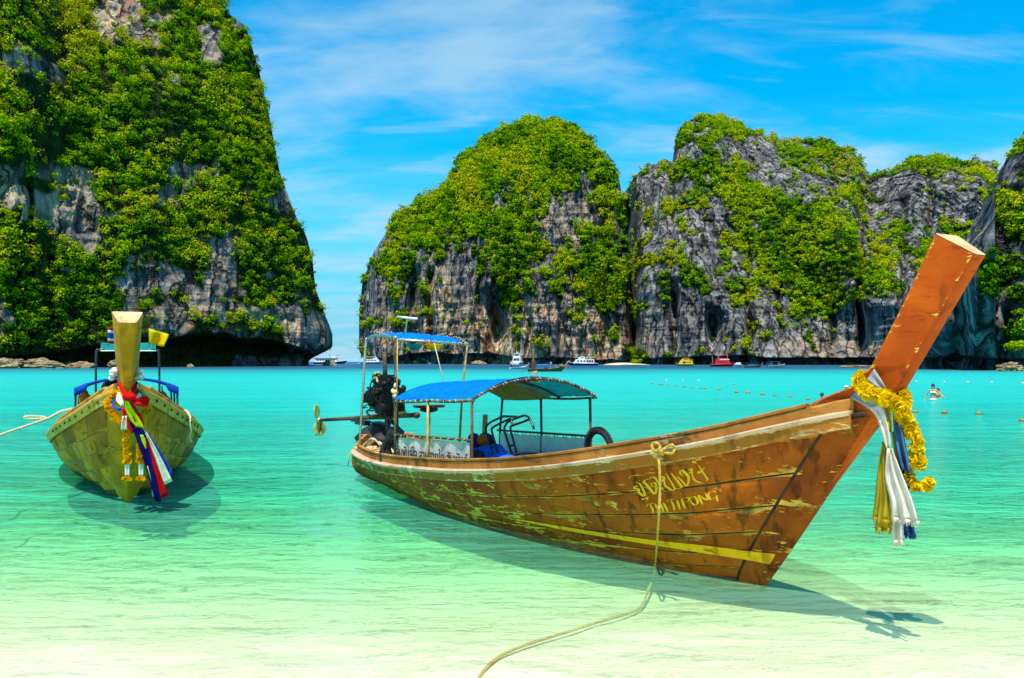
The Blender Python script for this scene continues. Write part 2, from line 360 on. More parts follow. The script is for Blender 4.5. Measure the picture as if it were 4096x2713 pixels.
def spots(lst, base, soft=.35):
    """rock share of the wall: base share plus bare (positive) or overgrown (negative) ellipses given in photo pixels"""
    def f(px, py):
        r = np.full(np.shape(px), float(base))
        for x, y, a, b, s in lst:
            d = np.sqrt(((px-x)/a)**2+((py-y)/b)**2); r = r+s*(1-sstep(1-soft, 1+soft, d))
        return r
    return f
# --- left headland, overgrown, with the long dark sea notch
def lean_left(px, v, z): return -95*np.clip((px-1150)/180, 0, 1)*(1-sstep(1.5, 9.5, z))
def prof_left(px, v): return np.where(v < .5, v*.55, .275+(v-.5)*1.45)
cliff('limestone_cliff', 'tall overgrown limestone headland with a dark notch along the waterline', -160, 1330, 340, 330,
      [(-160, -420), (300, -380), (700, -160), (830, -60), (885, 0), (905, 45), (985, 110), (1030, 260), (1068, 420), (1095, 570), (1120, 700), (1170, 830), (1228, 960), (1250, 1040), (1262, 1160), (1300, 1262), (1316, 1300), (1330, 1340)],
      [(-160, 268), (60, 272), (180, 280), (600, 300), (900, 330), (1200, 360), (1300, 385), (1330, 410)],
      [(-160, 10), (120, 30), (260, 85), (700, 80), (1000, 45), (1250, 16), (1330, 4)],
      spots([(330, 40, 260, 120, .40), (520, 120, 150, 110, .45), (260, 800, 140, 160, .50), (300, 980, 100, 130, .42), (700, 720, 75, 90, .75), (880, 1080, 70, 110, .65), (930, 960, 40, 60, .4), (640, 1150, 190, 110, .50), (800, 1290, 420, 70, .48), (1230, 1330, 110, 130, .85), (1160, 1200, 60, 90, .35), (860, 180, 60, 110, .40), (880, 300, 40, 80, .4), (0, 1000, 130, 420, .20), (60, 700, 90, 260, .3), (0, 1330, 170, 60, .3), (500, 520, 320, 220, -.35), (980, 700, 120, 320, -.25), (240, 1280, 110, 110, -.5)], .13),
      (3300, .9, 4.8, 104, .39), 'cliff_vegetation', 'dense green scrub and small trees clinging to the tall headland', prof=prof_left,
      notch=[(-160, 3, 4), (120, 4, 6), (300, 6, 12), (560, 10, 22), (900, 11, 26), (1150, 9.5, 24), (1240, 8, 16), (1300, 6, 9), (1330, 3, 5)],
      relief=.62, seed=3.0, lean=lean_left, warmf=spots([(400, 60, 330, 140, .9), (0, 1150, 170, 420, .9), (280, 780, 120, 120, .5), (400, 1400, 320, 90, .9), (900, 1320, 420, 80, .6)], .34), gash=[(212, 1000, 1320, 16, 10), (120, 640, 1300, 10, 7), (70, 820, 1300, 9, 6)])
# --- domed island in the middle
def prof_dome(px, v): return .10*v+.90*(1-np.sqrt(np.clip(1-(v*.98)**2.4, 0, 1)))
def lean_mid(px, v, z): return 34*np.clip((1560-px)/125, 0, 1)*np.clip(1-v*2.6, 0, 1)**1.5
cliff('limestone_cliff', 'domed limestone island with green crown and ochre bare rock foot', 1436, 2556, 330, 300,
      [(1436, 1270), (1440, 1180), (1452, 1080), (1500, 985), (1575, 850), (1660, 800), (1720, 775), (1780, 735), (1830, 650), (1900, 590), (1960, 545), (2050, 518), (2120, 500), (2215, 493), (2300, 520), (2380, 575), (2440, 640), (2475, 700), (2490, 790), (2510, 950), (2530, 1150), (2550, 1330), (2556, 1420)],
      [(1436, 720), (1500, 680), (1700, 640), (2050, 600), (2350, 585), (2500, 600), (2556, 640)], [(1436, 8), (1560, 60), (1850, 110), (2200, 120), (2420, 60), (2520, 14), (2556, 4)],
      spots([(2300, 900, 180, 110, .78), (2000, 1010, 240, 90, .12), (1900, 1120, 130, 150, .55), (2120, 1130, 60, 110, .6), (2230, 1130, 70, 110, .6), (1720, 1200, 190, 170, .62), (2200, 1350, 420, 150, .85), (1500, 1250, 60, 220, .75), (1650, 1390, 240, 80, .6), (2480, 1020, 34, 330, .5), (1700, 800, 60, 60, .3), (1530, 990, 40, 60, .6), (2020, 780, 60, 80, .35), (2120, 620, 300, 120, -.45), (2010, 1050, 110, 90, -.25), (2420, 1080, 90, 150, -.45)], .14),
      (5200, 1.2, 5.8, 62, .66), 'cliff_vegetation', 'green jungle covering the crown and ledges of the domed island', prof=prof_dome,
      notch=[(1436, 3, 3), (1530, 5, 8), (1700, 8, 16), (1950, 9, 20), (2050, 4, 8), (2250, 4, 9), (2450, 3, 6), (2556, 1, 2)], relief=1.0, seed=21.0, drop=24, lean=lean_mid,
      warmf=spots([(2250, 1360, 360, 160, 1.0), (1740, 1230, 90, 180, .9), (1900, 1330, 120, 130, .7), (2300, 900, 150, 100, .55), (1540, 1260, 40, 150, .6)], .10),
      gash=[(1985, 1170, 1460, 40, 26), (1660, 1080, 1300, 18, 14), (1720, 1080, 1330, 20, 12), (2115, 1260, 1460, 12, 9), (2240, 1170, 1290, 12, 10), (1920, 1010, 1200, 10, 8), (2420, 860, 1020, 12, 10), (2330, 1330, 1460, 14, 9)])
# --- grey massif on the right
def prof_massif(px, v): return .45*v+.55*v**3+.05*np.sin(v*9+px/130)
cliff('limestone_cliff', 'broad grey fluted limestone massif with green gullies behind the moored boats', 2486, 3990, 400, 300,
      [(2486, 760), (2500, 740), (2530, 700), (2560, 665), (2640, 645), (2690, 635), (2702, 560), (2730, 500), (2790, 465), (2860, 460), (2960, 480), (3020, 512), (3080, 510), (3150, 530), (3220, 545), (3290, 535), (3360, 565), (3410, 600), (3450, 650), (3480, 690), (3550, 690), (3590, 660), (3660, 635), (3760, 615), (3860, 612), (3960, 620), (3990, 630)],
      [(2486, 760), (2520, 700), (2545, 560), (2640, 520), (2900, 510), (3300, 470), (3600, 430), (3990, 420)], [(2486, 40), (2600, 130), (2900, 190), (3300, 230), (3700, 210), (3990, 190)],
      spots([(3080, 900, 200, 130, -.30), (3200, 1050, 190, 190, -.42), (3330, 900, 90, 140, -.40), (2920, 780, 150, 60, -.42), (3450, 1150, 130, 140, -.25), (2960, 1180, 80, 60, -.3), (2790, 1130, 70, 60, -.3), (2880, 510, 200, 40, -.35), (3300, 590, 130, 40, -.25), (3780, 640, 180, 40, -.35), (2620, 1080, 60, 80, -.3), (2680, 1300, 300, 140, .25)], .68),
      (7200, .9, 4.4, 44, .55), 'cliff_vegetation', 'patches of green bushes in the gullies and ledges of the grey massif', prof=prof_massif,
      notch=[(2486, 2, 3), (2600, 3.5, 7), (2800, 5, 12), (3100, 5, 13), (3400, 4.5, 12), (3700, 4, 10), (3990, 4, 8)], relief=1.05, seed=40.0, drop=14,
      warmf=spots([(3330, 1400, 200, 60, .6), (2560, 1380, 60, 80, .6)], .04),
      gash=[(2512, 700, 1460, 26, 60), (2540, 900, 1460, 14, 22), (3440, 760, 1100, 16, 24), (3330, 560, 720, 12, 10), (2850, 1230, 1460, 26, 20), (2700, 1150, 1460, 18, 14), (3000, 1250, 1460, 12, 12), (3610, 800, 1060, 12, 12), (2990, 960, 1100, 10, 10), (3120, 1120, 1300, 9, 9), (3720, 700, 1000, 12, 12)])
# --- dark overhanging flank at the right edge
def prof_right(px, v): return np.where(px < 3980, -.55*v+.9*v**4, -.1*v+.5*v*v)
cliff('limestone_cliff', 'dark overhanging limestone flank with one pale pinnacle, closest on the right', 3560, 4330, 220, 240,
      [(3560, 1440), (3600, 1425), (3640, 1385), (3700, 1290), (3760, 1195), (3810, 1110), (3870, 1000), (3930, 900), (3985, 805), (4020, 760), (4060, 700), (4096, 650), (4200, 520), (4330, 430)],
      [(3560, 262), (3700, 225), (3900, 200), (4096, 190), (4330, 175)], [(3560, 8), (3700, 24), (3900, 48), (4100, 60), (4330, 70)],
      spots([(3935, 1385, 80, 90, 1.0), (4000, 1130, 110, 130, -.30), (4060, 850, 90, 160, -.55), (3850, 1290, 80, 60, -.30), (4060, 1330, 60, 60, -.4), (3780, 1400, 160, 60, .3), (3800, 1200, 160, 160, .3)], 1.0),
      (1000, .9, 3.2, 56, .42), 'cliff_vegetation', 'green bushes on the dark overhanging flank at the right', prof=prof_right,
      notch=[(3560, 1, 2), (3700, 3, 9), (3850, 3.5, 10), (3960, 3, 8), (4100, 3, 8), (4330, 3, 6)], relief=.85, seed=61.0, gash=[(3840, 1150, 1480, 36, 7), (4030, 1230, 1480, 20, 6)])
# --- far island on the horizon, distance haze put into its flat blue colour
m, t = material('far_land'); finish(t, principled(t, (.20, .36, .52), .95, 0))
P = [[(x, 9000+yo, (0 if k == 0 else 55*(.6+.4*math.sin(x/240.0)+.3*math.sin(x/97.0)) if k == 1 else 0)) for k, yo in ((0, 0), (1, 300), (2, 700))] for x in np.linspace(-3400, -900, 60)]
b = MB(); b.grid(P); tag(b.build('hill', 'far_land', smooth=True), 'low blue island far off on the horizon', 'island', kind='structure')
# ================================================================== BOAT MATERIALS
def wood_paint(name, base, base2, worn, stain, wear=.5, rough=.45, byobj=.0, streak=9.0, stf=1.0):
    """old paint on planks: worn through along plank edges (v of uvp near 0 or 1), stained, streaked"""
    m, t = material(name)
    co = t.n('ShaderNodeTexCoord').outputs['Object']; uv = t.n('ShaderNodeSeparateXYZ', {0: t.attr('uvp', 1)})
    v = uv.outputs[1]; edge = t.m('ABSOLUTE', t.m('SUBTRACT', v, .5))
    big = t.noise(co, 1.3, 5, .62, .4); mid = t.noise(t.mapping(co, (2.2, 2.2, 7)), 1.0, 6, .68, .5); fine = t.noise(t.mapping(co, (5, 5, 26)), 1.6, 5, .7)
    run = t.noise(t.mapping(co, (streak, streak, .9)), 1.0, 4, .6)
    c = t.mix(t.mr(big, .36, .62), base, base2)
    if byobj:
        rn = uv.outputs[2]; c = t.mix(t.mr(rn, .35, 1.0, 0, byobj), c, (base2[0]*.30, base2[1]*.26, base2[2]*.3)); c = t.mix(t.mr(rn, .30, .0, 0, byobj*.5), c, tuple(min(1, q*1.3) for q in base))
    c = t.mix(t.mr(run, .52, .66, 0, .6*stf), c, stain)
    c = t.mix(t.mr(mid, .56, .64, 0, .85*stf), c, stain)
    wv = t.m('ADD', t.m('ADD', t.m('MULTIPLY', mid, 1.0), t.m('MULTIPLY', fine, .5)), t.m('MULTIPLY', t.m('POWER', t.m('MULTIPLY', edge, 2.0), 4.0), .22))
    wf = t.mr(wv, 1.02-wear*.3, 1.06-wear*.3); wf = t.m('MULTIPLY', wf, t.mr(big, .40, .56, .15, 1.0))
    c = t.mix(wf, c, worn)
    hh = t.m('ADD', t.m('MULTIPLY', fine, .5), t.m('MULTIPLY', wf, -.35))
    finish(t, principled(t, c, t.mr(mid, .3, .7, rough+.1, rough+.35), .16, bump(t, hh, .5, .008)))
    return m
wood_paint('orange_paint', (.50, .112, .003), (.29, .052, .003), (.84, .48, .07), (.030, .012, .002), .66, byobj=.36, stf=1.1)
wood_paint('post_paint', (.66, .112, .003), (.46, .066, .003), (.90, .54, .08), (.09, .022, .003), .36, streak=4.0, stf=.75)
wood_paint('rail_wood', (.50, .33, .17), (.62, .43, .28), (.80, .62, .46), (.08, .05, .015), .6, streak=2.5)
wood_paint('coaming_wood', (.30, .11, .015), (.46, .20, .04), (.62, .38, .15), (.035, .018, .005), .55, streak=2.5)
wood_paint('wale_paint', (.50, .15, .01), (.36, .16, .02), (.85, .62, .28), (.06, .03, .006), .62, streak=3.0)
wood_paint('yellow_wood', (.84, .29, .003), (.50, .17, .004), (.90, .46, .08), (.07, .025, .002), .50, byobj=.62, stf=1.1)
wood_paint('yellow_rail', (.86, .46, .08), (.62, .33, .05), (.90, .64, .28), (.12, .06, .01), .5, streak=3.0)
wood_paint('olive_post', (.74, .30, .008), (.50, .20, .008), (.80, .48, .14), (.12, .05, .005), .3, streak=4.0, stf=.7)
wood_paint('cut_end_wood', (.72, .48, .26), (.60, .38, .18), (.80, .64, .42), (.30, .16, .06), .3)
wood_paint('dark_bilge', (.10, .055, .015), (.07, .05, .015), (.20, .16, .05), (.03, .025, .008), .2)
wood_paint('yellow_stripe', (1.0, .50, .004), (.95, .42, .004), (.50, .30, .04), (.30, .12, .01), .2)
simple('inside_wood', (.13, .08, .04), .8, .2, .4, 5, .3)
simple('lettering_paint', (1.0, .48, .004), .5, .3, .12, 12, .05)
simple('black_paint', (.012, .012, .014), .35, .5, .3, 12, .1)
simple('black_rubber', (.018, .018, .02), .6, .4, .4, 30, .4)
simple('steel_tube', (.55, .50, .40), .28, .5, .25, 14, .1, metal=.85)
simple('rusty_pole', (.11, .066, .034), .6, .25, .5, 8, .3, dirt=(.03, .02, .012))
simple('black_tube', (.02, .02, .022), .3, .5, .3, 8, .05)
simple('bamboo', (.50, .36, .12), .5, .3, .3, 9, .2, dirt=(.20, .12, .03))
simple('engine_dark', (.009, .008, .008), .5, .25, .5, 16, .5, dirt=(.035, .022, .012))
simple('brass', (.72, .46, .10), .35, .5, .2, 10, .1, metal=.5)
simple('ochre_metal', (.52, .33, .06), .45, .4, .3, 8, .2)
simple('white_sheet', (.78, .78, .74), .6, .2, .12, 4, .3)
simple('rope_pale', (.80, .66, .42), .85, .1, .25, 60, .8)
simple('rope_tan', (.85, .50, .09), .85, .1, .3, 60, .9)
simple('rope_dark', (.10, .08, .05), .85, .1, .3, 60, .6)
simple('blue_cloth', (.01, .16, .72), .9, .1, .3, 10, .5)
simple('black_fabric', (.02, .02, .024), .6, .35, .4, 14, .5)
simple('orange_vest', (.70, .16, .02), .8, .15, .3, 12, .4)
simple('navy_vest', (.02, .03, .10), .8, .15, .3, 12, .4)
simple('teal_paint', (.01, .34, .34), .5, .3, .2, 8, .1)
simple('olive_tarp', (.02, .05, .03), .7, .2, .4, 8, .4)
def cloth_mat(name, col, trans=.4, back=None, weave=260):
    m, t = material(name)
    co = t.n('ShaderNodeTexCoord').outputs['Object']
    n = t.noise(co, 6, 4, .6); c = t.mix(t.mr(n, .3, .7), tuple(q*.82 for q in col), tuple(min(1, q*1.08) for q in col))
    if back is not None: c = t.mix(t.n('ShaderNodeNewGeometry').outputs['Backfacing'], c, back)
    nb = bump(t, t.m('ADD', t.noise(co, weave, 2), t.m('MULTIPLY', t.noise(co, 18, 3), 2.0)), .25, .006)
    df = t.n('ShaderNodeBsdfDiffuse', {'Color': c, 'Normal': nb}).outputs[0]; tl = t.n('ShaderNodeBsdfTranslucent', {'Color': c, 'Normal': nb}).outputs[0]
    finish(t, t.n('ShaderNodeMixShader', {0: trans, 1: df, 2: tl}).outputs[0])
cloth_mat('blue_canvas', (.004, .23, .80), .30); cloth_mat('turquoise_canvas', (.03, .50, .55), .45); cloth_mat('khaki_canvas', (.45, .36, .14), .15)
cloth_mat('white_silk', (.90, .84, .72), .3); cloth_mat('ochre_silk', (.56, .42, .03), .35); cloth_mat('grey_silk', (.42, .42, .40), .2); cloth_mat('navy_silk', (.02, .06, .24), .25); cloth_mat('steel_blue_silk', (.09, .22, .42), .25)
cloth_mat('red_silk', (.80, .012, .015), .3); cloth_mat('lime_silk', (.70, .90, .01), .35); cloth_mat('royal_silk', (.02, .10, .60), .3); cloth_mat('deep_navy_silk', (.012, .012, .16), .2)
cloth_mat('marigold', (.95, .66, .005), .35, weave=90); cloth_mat('orange_marigold', (.95, .48, .005), .35, weave=90); cloth_mat('panel_sheet', (.86, .80, .70), .35); cloth_mat('white_bead', (.85, .85, .82), .1)
cloth_mat('yellow_flag', (.90, .70, .005), .4); cloth_mat('flag_red', (.75, .01, .03), .3); cloth_mat('flag_white', (.85, .85, .85), .3); cloth_mat('flag_blue', (.01, .10, .50), .3); cloth_mat('emblem_red', (.70, .22, .01), .2)
# ================================================================== LONGTAIL HULLS
RAIL_A = [-8.95, -8.75, -8.4, -7.5, -6.3, -4.3, -3.05, -2.08, -1.31, -.73, -.12, .52, .99, 1.22]
RAIL_Z = [.57, .50, .45, .435, .475, .62, .75, .89, 1.03, 1.15, 1.28, 1.46, 1.58, 1.63]
RAIL_B = [.46, .66, .82, .95, 1.06, 1.12, 1.07, .975, .85, .71, .555, .36, .19, .07]
WL_A = [-8.9, -8.3, -6.7, -5.2, -4.3, -3.4, -2.6, -1.8, -1.2, -.6, -.2, 0]; WL_B = [.30, .48, .69, .80, .76, .67, .50, .34, .26, .18, .10, .05]
KEEL_A = [-8.95, -8.4, -7.5, -6, -3, -1, 0]; KEEL_Z = [.22, -.02, -.16, -.25, -.25, -.14, -.005]
def sm_interp(a, xa, ya):
    """smoothed table lookup"""
    return np.mean([np.interp(a+d, xa, ya) for d in (-.34, -.2, -.08, 0, .08, .2, .34)], 0) if -8.3 < a < .6 else float(np.interp(a, xa, ya))
class Hull:
    def __init__(s, bscale=1.0): s.k = bscale; s.ctl = {}
    def section(s, q):
        """sheer, control and keel point of one station, q from 0 at the stern to 1 at the stem"""
        key = round(q, 5)
        if key in s.ctl: return s.ctl[key]
        a = -8.95+q*(1.22+8.95); ak = a-1.22*float(sstep(-5.5, 1.22, a))**.9 if a < 1.2199 else 0.0
        Sp = np.array([a, sm_interp(a, RAIL_A, RAIL_B)*s.k, sm_interp(a, RAIL_A, RAIL_Z)])
        if a > 1.2: Sp[1] = .05
        K = np.array([ak, .035, float(np.interp(ak, KEEL_A, KEEL_Z))]); wl = float(np.interp(ak, WL_A, WL_B))*s.k
        cz = K[2]+.10*(Sp[2]-K[2]); lo, hi = .03, Sp[1]*1.25
        for _ in range(24):
            cb = (lo+hi)/2; T = np.linspace(0, 1, 60); z = (1-T)**2*Sp[2]+2*T*(1-T)*cz+T*T*K[2]; b = (1-T)**2*Sp[1]+2*T*(1-T)*cb+T*T*K[1]
            if np.interp(0, z[::-1], b[::-1]) < wl: lo = cb
            else: hi = cb
        Cc = np.array([(a+ak)/2, cb if q < .999 else .05, cz]); Cc[0] = ak+(a-ak)*.12
        s.ctl[key] = (Sp, Cc, K); return s.ctl[key]
    def pt(s, q, t, off=0.0):
        """t from 0 at the sheer to 1 at the keel; off outwards; returns (a, b, z)"""
        Sp, Cc, K = s.section(q); p = (1-t)**2*Sp+2*t*(1-t)*Cc+t*t*K
        if off:
            d = 2*(1-t)*(Cc-Sp)+2*t*(K-Cc); n = np.array([0, -d[2], d[1]]); n /= np.linalg.norm(n)+1e-9; p = p+n*off
        return p
    def xyz(s, q, t, off=0.0, side=1): p = s.pt(q, t, off); return (p[0], -side*p[1], p[2])
    def rail(s, q, db, dz, side=1):
        p = s.pt(q, 0); return (p[0], -side*max(p[1]+db, .012), p[2]+dz)
NST = 84
def longtail_hull(boat, H, plank_mat, stem_mat, rail_mat, wale_mat, coam_mat, cut=None, qend=.972):
    """shell, strakes, wale, rails, coaming, keel and stem timber; cut = number of plank lengths per strake (1 = full length)"""
    qs = np.linspace(0, 1, NST); ts = np.linspace(0, 1, 17)
    sh = MB()
    for side in (1, -1):
        sh.grid([[H.xyz(q, t, -.022, side) for t in ts] for q in qs]); sh.grid([[H.xyz(min(q, .985), t, -.055, side) for t in ts] for q in qs])
    sh.grid([[H.xyz(0, t, -.004, sd) for t in ts] for sd in (1, -1)])
    hull = sh.build('hull', 'inside_wood', boat, smooth=True)
    edges = [.05]+[.05+.1345*k for k in range(1, 8)]; edges[-1] = .995
    for side in (1, -1):
        for k in range(7):
            gp_ = .0035 if not cut else .0016; t0, t1 = edges[k]+gp_, edges[k+1]-gp_
            n = cut if cut else 1
            br = [0.0]+[(.62+.38*(j+(.5 if k % 2 else 0.0))/n)*qend for j in range(1, n)]+[qend] if n > 1 else [0.0, qend]
            br = sorted(set(br))
            for j in range(len(br)-1):
                g = .0003 if j else 0
                Q = np.linspace(br[j]+g, br[j+1]-(.0012 if j == len(br)-2 else .0003), max(4, int(NST*(br[j+1]-br[j])))); tt = [t0, t0+.010, t0+.03, (t0+t1)/2, t1-.03, t1-.010, t1]
                of = [.001, .012, .015, .016, .015, .012, .001]; P = []; uv = []
                for i, q in enumerate(Q):
                    e = 0 if i in (0, len(Q)-1) else 1
                    P.append([H.xyz(q, t, (o if e else .001), side) for t, o in zip(tt, of)]); uv += [(q*10, jj/6) for jj in range(7)]
                b = MB(); b.grid(P, uv); b.build('plank', plank_mat, hull, smooth=True, uv=True)
    # stem timber: both faces and the leading edge
    b = MB(); P = []; uv = []
    for q in np.linspace(qend+.003, 1.0, 7):
        P.append([H.xyz(q, t, .016, 1) for t in np.linspace(.02, 1, 22)]); uv += [((q-qend)*30, .5) for _ in range(22)]
    b.grid(P, uv); P2 = [[(x, -y, z) for x, y, z in r] for r in P]; b.grid(P2, uv)
    b.grid([P[-1], [(x+.03, 0, z-.01) for x, y, z in P[-1]], P2[-1]], [(0, .5)]*66)
    b.build('stem', stem_mat, hull, uv=True)
    for side in (1, -1):
        def band(name, prof, mat, q0=0.0, q1=.985, par=boat):
            bb = MB(); Q = np.linspace(q0, q1, NST); P = []; uv = []
            for q in Q:
                kk = 1 if q < .93 else max(.35, 1-(q-.93)*10)
                P.append([H.rail(q, db*kk, dz, side) for db, dz in prof]); uv += [(q*10, .5*(1+((i % 2)*2-1)*.9)) for i in range(len(prof))]
            bb.grid(P, uv, close_v=True); bb.f.append(tuple(range(len(prof)))); L = len(bb.v); bb.f.append(tuple(range(L-len(prof), L)))
            return bb.build(name, mat, par, uv=True)
        band('wale', [(.0, -.125), (.022, -.12), (.045, -.025), (.042, -.004), (.0, -.004)], wale_mat)
        band('rub_rail', [(-.06, -.002), (.060, -.022), (.066, .008), (.055, .020), (-.06, .024)], rail_mat)
        band('coaming', [(-.085, .022), (-.052, .026), (-.050, .105), (-.062, .118), (-.090, .112)], coam_mat)
        band('coaming_cap', [(-.10, .119), (-.040, .121), (-.036, .142), (-.050, .150), (-.098, .150)], coam_mat, 0.0, .95)
    # transom, rounded stern rail
    for nm, z0, z1, o in (('transom', -.2, .0, 0), ('stern_rail', .0, .14, .04)):
        b = MB(); Q = [H.pt(0, 0)]; bw = Q[0][1]; zz = Q[0][2]
        arc = [(Q[0][0]-o-.10*math.cos(x*math.pi/2), bw*1.02*x) for x in np.linspace(-1, 1, 15)]
        P = [[(a-.03, y, zz+z0), (a-.03, y, zz+z1), (a+.05, y, zz+z1), (a+.05, y, zz+z0)] for a, y in arc]
        b.grid(P, [(i*.2, .2+.6*(j % 2)) for i in range(15) for j in range(4)], close_v=True); b.build(nm, rail_mat, boat, uv=True)
    b = MB(); b.grid([[H.xyz(q, 1, 0)[0:1]+(y, H.pt(q, 1)[2]-dz) for y, dz in ((.04, -.02), (.04, .06), (-.04, .06), (-.04, -.02))] for q in np.linspace(.02, 1, 40)], close_v=True)
    b.build('keel', 'dark_bilge', hull)
    # floor and fore deck
    for nm, q0, q1, t, mat in (('floor', .05, .80, .42, 'inside_wood'), ('fore_deck', .83, .955, .045, rail_mat), ('stern_deck', .003, .14, .10, rail_mat)):
        n = 5; 
        for i in range(n):
            b = MB(); f0, f1 = -1+2*i/n+.01, -1+2*(i+1)/n-.01
            P = []
            for q in np.linspace(q0, q1, 24):
                p = H.pt(q, t, -.05); P.append([(p[0], -p[1]*f0, p[2]), (p[0], -p[1]*f0, p[2]+.02), (p[0], -p[1]*f1, p[2]+.02), (p[0], -p[1]*f1, p[2])])
            b.grid(P, close_v=True); b.build(nm+'_board', mat, boat, uv=True)
    return hull
def prow_post(boat, F, Bk, wf, wb, mat):
    """tall stem post: front edge F and back edge Bk as (a, z) rows, narrow in front, wide behind"""
    b = MB(); P = []; uv = []
    for i, ((fa, fz), (ba, bz), hf, hb) in enumerate(zip(F, Bk, wf, wb)):
        f = np.array([fa, fz]); k = np.array([ba, bz]); d = k-f
        def pt(u, y): e = f+d*u; return (e[0], y, e[1])
        P.append([pt(0, -hf), pt(0, hf), pt(.06, hf+.018), pt(.94, hb), pt(1, hb-.02), pt(1, -hb+.02), pt(.94, -hb), pt(.06, -hf-.018)])
        uv += [(i, v) for v in (.5, .5, .06, .97, .5, .5, .97, .06)]
    b.grid(P, uv, close_v=True); o = b.build('prow_post', mat, boat, uv=True)
    c = MB(); T = [Vector(q) for q in P[-1]]; ax = (T[0]-Vector(P[-2][0])).normalized()
    top = [q+ax*.004 for q in T]; c.add(top+[q-ax*.003 for q in T], [tuple(range(8))], [(0, .5)]*16); c.build('post_end', 'cut_end_wood', o, uv=True)
    return o
def sheet(rows, mat, name, parent, to, n=9, fold=.0, nf=3.0, sub=5, ph=0.0, solid=.0, fringe=0):
    """hanging cloth: rows of (x left, y left, x right, y right, side offset) in photo pixels, folded across, with real folds in depth"""
    rows = [np.array(r, float) for r in rows]; rr = spline(rows, (len(rows)-1)*sub+1) if len(rows) > 2 else [rows[0]+(rows[-1]-rows[0])*s_ for s_ in np.linspace(0, 1, sub+1)]
    P = []
    for i, r in enumerate(rr):
        row = []
        for j in range(n):
            u = j/(n-1); x = r[0]+(r[2]-r[0])*u; y = r[1]+(r[3]-r[1])*u
            d = r[4]+fold*math.sin(u*math.pi*2*nf+ph+.35*math.sin(i*.5))*(.4+.6*i/len(rr))+.3*fold*math.sin(i*.7+u*5)
            row.append(to(x, y, d))
        P.append(row)
    b = MB(); b.grid(P)
    if fringe:
        for k in range(fringe):
            u = k/(fringe-1); j = min(n-2, int(u*(n-1))); f = u*(n-1)-j
            p = Vector(P[-1][j])*(1-f)+Vector(P[-1][j+1])*f; L = rnd.uniform(.02, .05); dx = Vector((rnd.uniform(-.008, .008), rnd.uniform(-.008, .008), -L))
            b.add([p+Vector((0, 0, .003)), p+dx, p+dx+Vector((.004, -.003, 0)), p+Vector((.006, -.004, .003))], [(0, 1, 2, 3)])
    o = b.build(name, mat, parent, smooth=True); md = o.modifiers.new('thickness', 'SOLIDIFY'); md.thickness = .004
    return o
def flower_mesh(name, mat, petals=8, rings=3):
    b = MB()
    for k in range(rings):
        el = (.15, .62, 1.15)[k]; ln = (1.0, .85, .6)[k]
        for i in range(petals):
            a = 2*math.pi*(i+.5*k)/petals+rnd.uniform(-.15, .15); e = el+rnd.uniform(-.15, .15)
            d = Vector((math.cos(a)*math.cos(e), math.sin(a)*math.cos(e), math.sin(e))); s_ = Vector((-math.sin(a), math.cos(a), 0)); up = d.cross(s_)
            w_ = .42*ln; L = ln*rnd.uniform(.85, 1.1)
            P = [[d*.12-s_*.08, d*.12+s_*.08], [d*L*.6-s_*w_+up*-.10, d*L*.6+s_*w_+up*-.10], [d*L-s_*w_*.8+up*rnd.uniform(-.25, .2), d*L+s_*w_*.8+up*rnd.uniform(-.25, .2)]]
            b.grid(P)
    me = bpy.data.meshes.new(name); me.from_pydata(b.v, [], b.f); me.materials.append(MATS[mat]); return me
FLOWER = [flower_mesh('flower', 'marigold') for _ in range(2)]; FLOWER2 = [flower_mesh('flower', 'orange_marigold', 7, 2)]
def garland(path, r, label, group=None, meshes=FLOWER, step=None, double=True, end=None):
    """marigold heads threaded on a cord"""
    base = min(path, key=lambda p: p[2]); e = empty('flower_garland', base); tag(e, label, 'garland', group)
    P = spline(path, 80); c = MB(); c.tube([Vector(p)-Vector(base) for p in P[::3]], r*.25, 6); c.build('cord', 'rope_tan', e)
    acc = 0; last = Vector(P[0]); step = step or r*.8; 
    for p in P:
        p = Vector(p); acc += (p-last).length; last = p
        if acc >= step or p == Vector(P[0]):
            acc = 0
            for k in range(2 if double else 1):
                o = link('flower', rnd.choice(meshes), e); dv = Vector((rnd.gauss(0, 1), rnd.gauss(-.6, 1), rnd.gauss(.2, 1))).normalized()
                o.location = p-Vector(base)+dv*r*.35; o.rotation_euler = dv.to_track_quat('Z', 'Y').to_euler(); o.scale = (r*rnd.uniform(.85, 1.1),)*3
    return e
# ================================================================== MAIN LONGTAIL BOAT
U_ = np.array([math.sin(R(30)), -math.cos(R(30)), 0]); R_ = np.array([-math.cos(R(30)), -math.sin(R(30)), 0]); B0 = on_water(3052, 2337)
def abz(px, py, b):
    """photo pixel on the lengthwise plane of side offset b -> boat coordinates (forward, port, up)"""
    d = ray(px, py); e = np.array([0, 0, EYE]); t = (b+(B0-e)@R_)/(d@R_); P = e+t*d; return np.array([(P-B0)@U_, -b, P[2]])
def boat_w(p): return B0+p[0]*U_-p[1]*R_+np.array([0, 0, p[2]])
def abz_w(px, py, b): return boat_w(abz(px, py, b))
boat = empty('longtail_boat', B0, R(-60))
tag(boat, 'weathered orange longtail boat with blue canopy and tall orange prow post, moored broadside', 'longtail boat', 'longtail boats')
HM = Hull()
hull = longtail_hull(boat, HM, 'orange_paint', 'orange_paint', 'rail_wood', 'wale_paint', 'coaming_wood')
for k, o in enumerate([c for c in hull.children if c.name.startswith('plank')]):
    if k % 7 == 6: o.data.materials[0] = MATS['dark_bilge']
